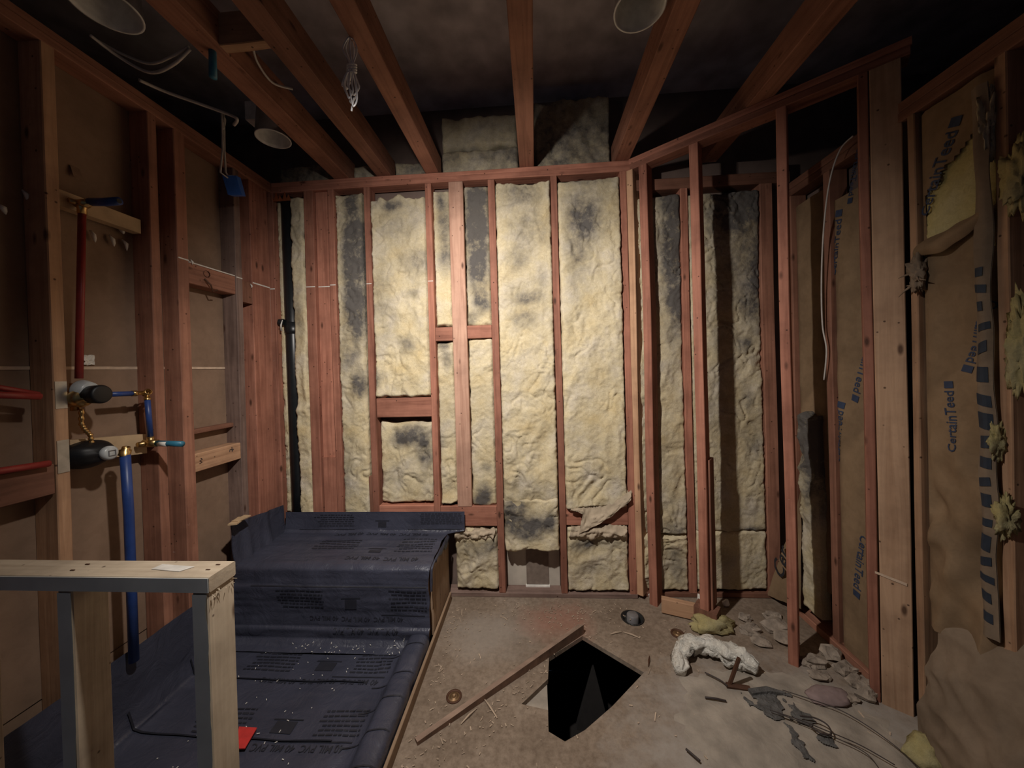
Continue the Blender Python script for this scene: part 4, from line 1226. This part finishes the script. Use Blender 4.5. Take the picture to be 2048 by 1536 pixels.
# =================================================================== HALF WALL
hz = 0.95; hy0, hy1 = 0.914, 1.0
hw = thing('half_wall', 'pale pine half wall frame standing in the left foreground', 'frame', (-1.3, 0.957, 0.0))
c = ((-1.742 - 0.907) / 2, (hy0 + hy1) / 2, hz - 0.021)
board('top_plate', c, 1.742 - 0.907, 0.042, hy1 - hy0, RX, 'pine', hw, 0.001)
for x0, x1, m in ((-0.957, -0.912, 'pine'), (-1.362, -1.318, 'pine'), (-1.73, -1.69, 'pine')):
    board('stud', ((x0 + x1) / 2, (hy0 + hy1) / 2, (hz - 0.042 + 0.07) / 2 + 0.0), hz - 0.042 - 0.04, x1 - x0, hy1 - hy0, RI, m, hw, 0.001)
board('bottom_plate', (c[0], c[1], 0.055), 1.742 - 0.907, 0.034, hy1 - hy0, RX, 'pine', hw, 0.001)
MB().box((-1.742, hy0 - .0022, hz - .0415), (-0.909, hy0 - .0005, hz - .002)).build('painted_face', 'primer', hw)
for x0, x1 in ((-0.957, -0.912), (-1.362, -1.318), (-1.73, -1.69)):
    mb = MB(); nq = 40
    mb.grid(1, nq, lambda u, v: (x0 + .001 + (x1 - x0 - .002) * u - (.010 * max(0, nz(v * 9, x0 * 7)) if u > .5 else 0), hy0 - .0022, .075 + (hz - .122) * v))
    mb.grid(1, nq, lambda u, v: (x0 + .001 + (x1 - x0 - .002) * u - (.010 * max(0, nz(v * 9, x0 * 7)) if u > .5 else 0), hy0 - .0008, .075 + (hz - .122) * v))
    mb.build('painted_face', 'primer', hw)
mb = MB(); mb.add([onZ(x, y, hz + .0012) for x, y in ((302, 1138), (325, 1128), (390, 1133), (358, 1143))], [(0, 1, 2, 3)])
mb.build('stapled_paper', 'white', hw)
mb = MB()
for px, py in ((436, 1129), (416, 1139), (175, 1128), (145, 1140)):
    q = onZ(px, py, hz + .001); mb.box((q.x - .006, q.y - .002, hz - .001), (q.x + .006, q.y + .002, hz + .0015))
mb.build('nail_head', 'rust', hw)
mb = MB()
for k in range(12):
    q = Vector((-0.906, random.uniform(.92, .99), random.uniform(.89, .915)))
    mb.tube([q, q + Vector((.006, random.uniform(-.01, .01), random.uniform(-.012, .006)))], [.0012, .0006], 4)
mb.build('splinter', 'pine', hw)

# red card on the liner
c = onZ(495, 1472, 0.045)
mb = MB(); q = [onZ(x, y, 0.045) for x, y in ((478, 1453), (514, 1455), (490, 1496), (470, 1497))]
mb.add(q + [p - Vector((0, 0, .004)) for p in q], [(0, 1, 2, 3), (7, 6, 5, 4), (0, 4, 5, 1), (1, 5, 6, 2), (2, 6, 7, 3), (3, 7, 4, 0)])
tag(mb.build('red_card', 'red'), 'red card lying on the liner beside the half wall post', 'card')
# splintered shim on the corner of the upturn
c = onX(470, 1042, -1.69)
mb = MB()
mb.box((-.01, -.05, -.004), (.035, .05, .004), Matrix.Rotation(.25, 3, 'Z'), c); mb.box((.0, -.02, .004), (.04, .06, .010), Matrix.Rotation(-.1, 3, 'Z'), c)
tag(mb.build('wood_shim', 'pine_flat'), 'splintered pale shim at the corner of the liner upturn', 'shim')

# =================================================================== CEILING FITTINGS
def can_light(x, y, z, r, label, tilt=(0, 0), h=0.15, bulb=True):
    t = thing('recessed_light', label, 'light', (x, y, z))
    rot = Matrix.Rotation(tilt[0], 3, 'X') @ Matrix.Rotation(tilt[1], 3, 'Y')
    ax = rot @ Vector((0, 0, 1)); c = Vector((x, y, z))
    MB().lathe([(0.0, r * 1.0), (-0.004, r), (-0.004, r * 0.93), (0.012, r * 0.90), (h * .75, r * 0.72), (h * .75, 0)], c, ax, 36).build('reflector', 'can', t, True)
    MB().lathe([(0.001, r * 0.99), (h, r * 0.86), (h, 0)], c, ax, 30).build('housing', 'steel', t, True)
    MB().lathe([(h * .74, .0), (h * .74, .022), (h * .5, .022), (h * .48, .018), (h * .48, 0)], c, ax, 16).build('lamp_socket', 'white', t, True)
    MB().tube([c + ax * .03 + rot @ Vector((r * .80, 0, 0)), c + ax * .06 + rot @ Vector((r * .76, 0, 0))], .004, 6).build('spring_slot', 'black', t)
    return t
can_light(-1.50, 1.19, 2.835, 0.10, 'white recessed light dish at the top left corner of the picture')
can_light(-1.435, 1.925, 2.835, 0.088, 'white recessed light dish near the back left joist')
can_light(0.43, 1.37, 2.835, 0.095, 'white recessed light dish right of the centre joist')
# junction tin above the second dish
a = onZ(524, 232, 2.98)
tag(MB().box((a.x - .06, a.y - .05, 2.93), (a.x + .05, a.y + .05, 3.03)).build('junction_tin', 'can'), 'square white junction tin above the back left light', 'box')

def cable(name, pts, r, m, label, cat='cable', n=8):
    P = [Vector(p) for p in pts]
    out = []
    for i in range(len(P) - 1):
        p0 = P[max(i - 1, 0)]; p1 = P[i]; p2 = P[i + 1]; p3 = P[min(i + 2, len(P) - 1)]
        for k in range(n):
            t = k / n
            out.append(0.5 * ((2 * p1) + (p2 - p0) * t + (2 * p0 - 5 * p1 + 4 * p2 - p3) * t * t + (3 * p1 - p0 - 3 * p2 + p3) * t ** 3))
    out.append(P[-1])
    o = MB().tube(out, r, 8).build(name, m, None, True)
    return tag(o, label, cat)
Zc = 2.86
cable('cable', [onZ(180, 70, Zc), onZ(240, 115, 2.84), onZ(300, 145, 2.80), onZ(345, 130, 2.81), onZ(380, 98, 2.87)], .006, 'cable_w', 'lower of two grey cables sagging in the left joist bay')
cable('cable', [onZ(190, 78, Zc + .02), onZ(245, 108, 2.86), onZ(300, 127, 2.83), onZ(345, 112, 2.84), onZ(378, 92, 2.88)], .005, 'cable_w', 'upper of two grey cables sagging in the left joist bay')
cable('cable', [onZ(278, 160, 2.80), onZ(330, 183, 2.81), onZ(400, 208, 2.80), onZ(455, 228, 2.78), onZ(474, 238, 2.76), onZ(468, 250, 2.75)], .007, 'cable_w', 'pale cable crossing above the left top plate toward the blue box')
cable('cable', [onZ(505, 90, 2.90), onZ(515, 125, 2.88), onZ(545, 165, 2.86), onZ(585, 178, 2.88)], .005, 'cable_w', 'thin grey cable hanging between the second and third joists')
# hanging blue box
XB = -1.60
bc = onX(470, 372, XB)
t = thing('blue_junction_box', 'blue plastic electrical box dangling on a pale cable', 'box', bc)
rot = Matrix.Rotation(.35, 3, 'X') @ Matrix.Rotation(.4, 3, 'Z')
mb = MB(); mb.box((-.028, -.035, -.048), (.028, .035, .045), rot, bc)
mb.box((-.034, -.038, -.046), (-.026, .038, .047), rot, bc)
mb.build('box', 'blue_box', t)
mb = MB(); mb.box((-.012, -.02, .045), (.012, .02, .05), rot, bc); mb.build('label', 'white', t)
mb = MB()
tp = onX(446, 245, XB)
for dx in (-.006, .006):
    mb.tube([tp + Vector((0, dx, .05)), tp + Vector((.0, dx, .0)), onX(447 + dx * 300, 300, XB), onX(446 + dx * 900, 345, XB), bc + Vector((0, -.03 + dx, .02))], .0048, 8)
mb.build('cable', 'cable_w', t, True)
cable('cable', [onX(444, 228, XB - .02), onX(450, 240, XB), onX(446, 258, XB), tp], .005, 'cable_w', 'short looped cable end above the hanging blue box')

# shiny cable bundle
Yb = 1.36
t = thing('cable_bundle', 'shiny silver cable coil tied in a hank below the third joist', 'cable', onY(703, 150, Yb))
def by(x, y, d=0.0): return onY(x, y, Yb + d)
loops = MB()
def smooth(P, n=6):
    P = [Vector(p) for p in P]; out = []
    for i in range(len(P) - 1):
        p0 = P[max(i - 1, 0)]; p1 = P[i]; p2 = P[i + 1]; p3 = P[min(i + 2, len(P) - 1)]
        for k in range(n):
            t_ = k / n
            out.append(0.5 * ((2 * p1) + (p2 - p0) * t_ + (2 * p0 - 5 * p1 + 4 * p2 - p3) * t_ * t_ + (3 * p1 - p0 - 3 * p2 + p3) * t_ ** 3))
    return out + [P[-1]]
for k, (xa, dep) in enumerate(((686, .0), (692, .02), (700, -.015), (708, .01), (714, -.005))):
    loops.tube(smooth([by(703, 134, dep * .5), by((xa + 703) / 2 + 1, 118, dep), by(xa, 98, dep), by((xa + 700) / 2, 80, dep), by(701, 72 + k, dep * .5)]), .0029, 8)
for k, (xl, xr, yb_, dep) in enumerate(((687, 706, 196, -.01), (690, 712, 205, .012), (695, 718, 190, .0), (698, 714, 212, -.018), (684, 700, 178, .02))):
    loops.tube(smooth([by(701, 136, dep * .4), by((xl + 700) / 2, 148, dep), by(xl, 170, dep), by((xl * .6 + xr * .4), yb_ - 6, dep), by((xl + xr) / 2 + 2, yb_, dep), by(xr, yb_ - 14, dep), by(xr - 2, 165, dep), by(706, 140, dep * .4)]), .0031, 8)
loops.tube(smooth([by(708, 196), by(705, 210), by(703, 222)]), .0034, 8)
loops.build('cable', 'cable_s', t, True)
mb = MB()
for k in range(4):
    zz = 127 + k * 5
    mb.tube(smooth([by(694, zz + 2, -.008), by(703, zz, -.018), by(712, zz + 2, -.008), by(712, zz + 4, .014), by(703, zz + 5, .02), by(694, zz + 4, .014), by(694, zz + 2, -.008)]), .0026, 7)
mb.build('tie_wrap', 'cable_s', t, True)
# teal pipe end poking down
a = onZ(425, 96, 2.82)
t0 = Vector((a.x, a.y, 2.84)); t1 = onY(426, 155, a.y)
tag(MB().tube([t0, t0.lerp(t1, .5), t1], [.013, .013, .014], 14).build('pipe_stub', 'teal', None, True), 'short teal pipe stub hanging below the first joist', 'pipe')
# cable inside the angled corner
cable('cable', [onX(1706, 272, 1.47), onX(1680, 300, 1.47), onX(1660, 360, 1.47), onX(1648, 450, 1.47), onX(1643, 560, 1.48), onX(1645, 650, 1.49), onX(1653, 700, 1.50), onX(1648, 760, 1.505)], .0035, 'cable_w', 'thin pale cable arcing down beside the printed kraft batt')

# =================================================================== FLOOR CLUTTER
# diagonal board beside the hole
pA = onZ(835, 1492, 0).xy; pB = onZ(1168, 1268, 0).xy
d = (pB - pA); L = d.length; d.normalize(); nrm = Vector((-d.y, d.x))
mb = MB()
n = 14
for i in range(n + 1):
    t = i / n
    p = pA + d * (L * t); hgt = 0.016 + 0.036 * t + 0.001 * nz(t * 9, 1); wv = 0.030 + 0.012 * t
    q = p + nrm * wv
    mb.v += [Vector((p.x, p.y, 0.001)), Vector((p.x, p.y, hgt)), Vector((q.x, q.y, hgt * .6)), Vector((q.x, q.y, 0.001))]
for i in range(n):
    for k in range(4):
        l = (k + 1) % 4
        mb.f.append((i * 4 + k, i * 4 + l, i * 4 + 4 + l, i * 4 + 4 + k))
mb.f += [(0, 1, 2, 3), (n * 4 + 3, n * 4 + 2, n * 4 + 1, n * 4)]
o = mb.build('loose_board', plain('brown_sawn_board', (0.17, 0.095, 0.06), 0.8, scale=20, var=0.3))
o.data.materials.append(plain('dust_covered_wood', (0.29, 0.20, 0.15), 0.9, scale=12, var=0.25))
for f in o.data.polygons:
    if abs(f.normal.z) > .5: f.material_index = 1
tag(o, 'long wedge-shaped board lying diagonally beside the floor hole', 'board')

def drain(px, py, r, label):
    c = onZ(px, py, 0.0)
    t = thing('floor_drain', label, 'drain', (c.x, c.y, 0.0))
    MB().lathe([(0.001, r), (0.005, r), (0.006, r * .82), (0.002, r * .74)], c, (0, 0, 1), 24).build('rim', 'rust', t, True)
    MB().lathe([(0.002, r * .72), (0.002, r * .46), (0.006, r * .44), (0.006, r * .2), (0.002, r * .18), (0.002, 0)], c, (0, 0, 1), 18).build('plug', 'old_brass', t, True)
drain(908, 1394, .036, 'round brass floor plug left of the diagonal board')
drain(1355, 1268, .036, 'round brass floor plug beside the white plastic')
# toilet flange hole with a grey stub
t = thing('waste_pipe', 'dark floor hole with a grey pipe stub inside', 'pipe', (ringc[0], ringc[1], -0.02))
MB().lathe([(-.15, .060), (-.0, .060), (.003, .067), (.004, .059), (-.14, .055), (-.14, 0)], (ringc[0], ringc[1], 0), (0, 0, 1), 28).build('flange', 'abs', t, True)
MB().lathe([(-.14, .0), (-.14, .034), (.010, .034), (.016, .028), (.016, 0)], (ringc[0] + .004, ringc[1] + .012, 0), (.05, 0, 1), 20).build('stub', 'grey_pipe', t, True)

# white crumpled plastic
pts = [onZ(x, y, z) for x, y, z in ((1362, 1345, .02), (1358, 1310, .035), (1378, 1288, .045), (1415, 1290, .05), (1450, 1303, .05), (1485, 1318, .045), (1515, 1340, .035))]
full = []
for a, b in zip(pts, pts[1:]):
    for k in range(7): full.append(a.lerp(b, k / 7))
full.append(pts[-1])
nn = len(full); rr = []
for i in range(nn):
    t_ = i / (nn - 1); rr.append(0.018 + 0.024 * math.sin(math.pi * min(1, .15 + t_ * .85)) + (0.02 * math.exp(-((t_ - .8) * 5) ** 2)))
mb = MB().tube(full, rr, 30, jit=0)
for i, p in enumerate(mb.v):
    k = min(i // 30, nn - 1); cn = full[k]; dv = p - cn
    an = (i % 30) / 30 * 6.2832
    f1 = abs(noise.noise(Vector((math.cos(an) * 2.2, math.sin(an) * 2.2, k * .16)))); f2 = abs(noise.noise(Vector((math.cos(an) * 5, math.sin(an) * 5, k * .4 + 9))))
    q = cn + dv * (0.62 + 0.95 * f1 + 0.35 * f2)
    q += Vector((nz(p.x * 30, p.y * 30, 1), nz(p.x * 30, p.y * 30, 9), 0)) * 0.01
    q.z = max(q.z, 0.002)
    mb.v[i] = q
tag(mb.build('plastic_bag', 'film', None, True), 'crumpled white plastic film curled on the floor', 'plastic')

def clump(name, px, py, sx_, sy_, sz_, m, label, cat, seed, group=None, res=16, rough=.45, z=0):
    c = onZ(px, py, 0)
    mb = MB()
    def fn(u, v):
        a = u * 2 * math.pi; b = v * math.pi
        q = Vector((math.cos(a) * math.sin(b), math.sin(a) * math.sin(b), math.cos(b)))
        k = 1 + rough * noise.noise(q * 1.6 + Vector((seed * 3.1, 0, 0))) + rough * .5 * noise.noise(q * 4 + Vector((0, seed * 2.3, 0)))
        return (c.x + q.x * sx_ * k, c.y + q.y * sy_ * k, max(0.001, z + sz_ * .7 + q.z * sz_ * k))
    mb.grid(res, res // 2, fn)
    o = mb.build(name, m, None, res > 14, soot=(lambda p: 0.4))
    return tag(o, label, cat, group)
clump('wool_tuft', 1425, 1258, .12, .06, .045, 'glass_yellow', 'flat yellow wool tuft on the floor behind the white plastic', 'insulation', 3, res=30)
clump('wool_tuft', 1860, 1525, .07, .05, .05, 'glass_yellow', 'yellow wool tuft on the floor at the lower right', 'insulation', 5, res=26)
clump('rag', 1655, 1398, .085, .05, .022, 'pinkcloth', 'dusty mauve rag lying on the plaster spill', 'rag', 6, res=22, rough=.3)
# mortar spill and tailings
def flat_spill(name, poly, h, m, label, cat, seed):
    c = sum((onZ(x, y, 0) for x, y in poly), Vector()) / len(poly)
    P = [onZ(x, y, 0) for x, y in poly]
    P2 = []
    for i in range(len(P)):
        for k in range(6):
            q = P[i].lerp(P[(i + 1) % len(P)], k / 6)
            q += (q - c) * 0.18 * nz(q.x * 14, q.y * 14, seed) + (q - c) * 0.12 * nz(q.x * 40, q.y * 40, seed)
            P2.append(q)
    nr = 9
    mb = MB()
    for r_ in range(nr + 1):
        t = r_ / nr
        for q in P2:
            w_ = c.lerp(q, t)
            w_.z = 0.0008 + h * (1 - t ** 4) * (0.7 + 0.5 * nz(w_.x * 22, w_.y * 22, seed + 3))
            if r_ == nr: w_.z = 0.0003
            mb.v.append(w_)
    k_ = len(P2)
    for r_ in range(nr):
        for i in range(k_):
            j = (i + 1) % k_
            mb.f.append((r_ * k_ + i, r_ * k_ + j, (r_ + 1) * k_ + j, (r_ + 1) * k_ + i))
    return tag(mb.build(name, m, None, True), label, cat)
flat_spill('plaster_spill', [(1368, 1360), (1440, 1340), (1530, 1345), (1600, 1345), (1680, 1390), (1760, 1440), (1830, 1500), (1850, 1560), (1600, 1600), (1450, 1560), (1380, 1500), (1365, 1430)], .010, 'spill', 'broad pale dried plaster patch in the lower right floor', 'plaster', 2)
def speckle(blobs, label, seed, n=110, h=.014):
    B = [(onZ(x, y, 0), rx, ry) for x, y, rx, ry in blobs]
    x0 = min(b.x - rx * 1.6 for b, rx, ry in B); x1 = max(b.x + rx * 1.6 for b, rx, ry in B)
    y0 = min(b.y - ry * 1.6 for b, rx, ry in B); y1 = max(b.y + ry * 1.6 for b, rx, ry in B)
    def msk(x, y):
        k = max(1.2 - math.hypot((x - b.x) / rx, (y - b.y) / ry) for b, rx, ry in B)
        return k + .75 * nz(x * 17, y * 17, seed) + .5 * nz(x * 45, y * 45, seed + 4) - .35
    mb = MB(); mb.grid(n, n, lambda u, v: (x0 + (x1 - x0) * u, y0 + (y1 - y0) * v, .013 + h * max(0, min(.8, msk(x0 + (x1 - x0) * u, y0 + (y1 - y0) * v))) * (.6 + .6 * nz(u * 30, v * 30, seed))))
    mb.f = [f for f in mb.f if all(msk(mb.v[i].x, mb.v[i].y) > 0 for i in f)]
    used = sorted({i for f in mb.f for i in f}); mp = {k: i for i, k in enumerate(used)}
    mb.v = [mb.v[k] for k in used]; mb.f = [tuple(mp[i] for i in f) for f in mb.f]
    return tag(mb.build('mortar_splat', 'mortar', None, True), label, 'mortar')
speckle([(1550, 1418, .09, .06), (1535, 1392, .09, .025), (1600, 1440, .06, .05)], 'large dark grey mortar splat behind the loose wires', 5.5)
speckle([(1590, 1478, .035, .05), (1610, 1512, .025, .05)], 'narrow grey mortar trail nearest the camera', 8.5, 60)
speckle([(1650, 1486, .032, .022)], 'small round grey mortar dab right of the trail', 9.5, 30)
# bent steel strap standing in the spill
c = onZ(1458, 1372, .01)
t = thing('steel_bracket', 'rusty L-shaped bracket standing before the white plastic', 'bracket', c)
top = onY(1478, 1316, c.y); 
MB().tube([c, c.lerp(top, .5), top], .009, 6).build('upright', 'rust', t)
e = onZ(1500, 1378, .012); MB().tube([c + Vector((-.012, 0, .004)), e], .012, 6).build('foot', 'rust', t)
e2 = onZ(1570, 1386, .015); MB().tube([onZ(1500, 1385, .015), onZ(1535, 1380, .02), e2], [.014, .016, .006], 7, jit=.5).build('dark_tail', 'mortar', t)
def floor_wire(pts, r, label):
    return cable('tie_wire', [onZ(x, y, z) for x, y, z in pts], r, 'wire', label, 'wire')
floor_wire([(1565, 1380, .02), (1620, 1398, .03), (1680, 1420, .03), (1740, 1455, .03), (1800, 1500, .02), (1840, 1540, .02)], .0018, 'uppermost long dark wire crossing the plaster patch')
floor_wire([(1540, 1420, .03), (1600, 1440, .035), (1650, 1460, .035), (1720, 1490, .03), (1790, 1530, .02)], .0018, 'middle dark wire crossing the plaster patch')
floor_wire([(1560, 1428, .03), (1615, 1450, .03), (1660, 1470, .03), (1730, 1505, .025), (1760, 1540, .02)], .0016, 'lowest dark wire crossing the plaster patch')
floor_wire([(1600, 1432, .035), (1630, 1436, .04), (1655, 1450, .04), (1662, 1468, .035), (1640, 1466, .035), (1618, 1450, .03)], .0028, 'small dark wire loop on the plaster patch')
floor_wire([(1410, 1345, .015), (1440, 1360, .02), (1455, 1372, .02)], .003, 'short dark wire leading to the bracket')
floor_wire([(1410, 1395, .015), (1430, 1397, .02), (1452, 1402, .015)], .004, 'short brown wire stub on the plaster patch edge')
floor_wire([(1372, 1498, .012), (1400, 1522, .014)], .004, 'dark splinter at the lower edge of the plaster patch')

# rubble along the foot of the partition
rub = [(1552, 1262, .06, .05, .035), (1570, 1285, .05, .04, .03), (1545, 1235, .05, .03, .02), (1500, 1262, .06, .04, .02), (1520, 1285, .05, .04, .016), (1632, 1330, .05, .035, .025), (1665, 1315, .05, .04, .03), (1690, 1345, .05, .035, .025), (1715, 1370, .05, .04, .02), (1735, 1395, .045, .035, .03), (1640, 1355, .05, .03, .014), (1612, 1328, .03, .03, .015), (1490, 1240, .04, .03, .02), (1700, 1400, .04, .03, .012)]
for i, (x, y, a_, b_, h_) in enumerate(rub):
    clump('plaster_chunk', x, y, a_, b_, h_, 'plaster', 'pale broken plaster chunk in the rubble at the foot of the partition', 'rubble', 20 + i, 'plaster rubble along the partition', 12, .6)
for i, (x, y, a_, b_, h_, lab) in enumerate(((1303, 1196, .018, .014, .022, 'white plaster crumb at the foot of the second partition stud'), (1400, 1205, .018, .016, .03, 'white plaster crumb left of the short partition stud'), (1452, 1212, .022, .014, .024, 'white plaster crumb right of the short partition stud'))):
    clump('plaster_crumb', x, y, a_, b_, h_, 'white', lab, 'rubble', 60 + i, None, 10, .4)
# off-cut under the short partition stud
a = apt(s_at(1398), .03, .05)
o = board('wood_offcut', (a.x - 0.075, a.y + 0.05, .05), 0.30, .085, .038, Matrix.Rotation(R(-20), 3, 'Z') @ RX, 'fir_tan', None, 0)
tag(o, 'dusty timber off-cut lying under the short partition stud', 'off-cut')
a = apt(s_at(1398), .045, 0)
o = board('wood_block', (a.x, a.y, .05), 0.098, .12, .09, AR, 'fir_dull', None, 0)
tag(o, 'small block carrying the short partition stud', 'block')

# scattered chips, sawdust and splinters: nobody could count them
mb = MB()
def chip(x, y, l, wd_, z=0.002):
    an = random.uniform(0, 6.28)
    mb.box((-l / 2, -wd_ / 2, 0), (l / 2, wd_ / 2, wd_ * .6), Matrix.Rotation(an, 3, 'Z') @ Matrix.Rotation(random.uniform(-.2, .2), 3, 'Y'), (x, y, z))
def inpoly(x, y):
    c_ = False; j = len(hole) - 1
    for i in range(len(hole)):
        xi, yi = hole[i]; xj, yj = hole[j]
        if (yi > y) != (yj > y) and x < (xj - xi) * (y - yi) / (yj - yi) + xi: c_ = not c_
        j = i
    return c_
for k in range(520):
    if k < 140: x, y = random.gauss(0.05, .22), random.gauss(2.16, .07)
    elif k < 250:
        t_ = random.random(); q = pA.lerp(pB, t_); x, y = q.x + random.gauss(.05, .05), q.y - abs(random.gauss(.03, .05))
    elif k < 330: x, y = -0.545 + abs(random.gauss(0, .05)), random.uniform(1.15, 2.2)
    else: x, y = random.uniform(-.5, 1.45), random.uniform(1.15, 2.2)
    if y > 2.28 or x < -.57 or inpoly(x, y) or (x > .62 and y > 2.31 - .8 * (x - .62) - .05): continue
    chip(x, y, random.uniform(.004, .016) * (2.5 if random.random() < .06 else 1), random.uniform(.002, .005))
tag(mb.build('wood_chips', 'chip'), 'scattered pale wood chips and sawdust on the plywood floor', 'debris', None, 'stuff')
mb = MB()
for k in range(60):
    t_ = random.uniform(.3, .72); y = random.uniform(1.2, 1.82)
    q = pan(t_, y, .004); an = random.uniform(0, 6.28); l = random.uniform(.003, .012)
    mb.box((-l / 2, -.0012, 0), (l / 2, .0012, .0015), Matrix.Rotation(an, 3, 'Z'), q)
for k in range(40):
    q = wrap(random.uniform(-1.35, -.65), PLEN - abs(random.gauss(0.02, .03)), .004); an = random.uniform(0, 6.28); l = random.uniform(.003, .014)
    mb.box((-l / 2, -.0012, 0), (l / 2, .0012, .0015), Matrix.Rotation(an, 3, 'Z'), q)
tag(mb.build('liner_chips', 'white'), 'tiny pale splinters scattered on the liner before the bench', 'debris', None, 'stuff')
for i, (x, y, l, an, lab) in enumerate(((1232, 1266, .035, .3, 'pale splinter left of a pair right of the board tip'), (1263, 1270, .045, -.5, 'pale splinter right of a pair right of the board tip'), (1298, 1322, .035, 1.2, 'dark splinter near the right corner of the floor hole'), (980, 1415, .06, -.9, 'pale long splinter below the diagonal board'), (938, 1432, .045, .9, 'pale curled splinter at the diagonal board foot'))):
    c = onZ(x, y, .004)
    o = MB().tube([c + Vector((math.cos(an), math.sin(an), 0)) * -l, c + Vector((0, 0, .004)), c + Vector((math.cos(an), math.sin(an), 0)) * l], [.002, .005, .002], 5).build('splinter', 'chip' if i != 2 else 'rust')
    tag(o, lab, 'splinter')
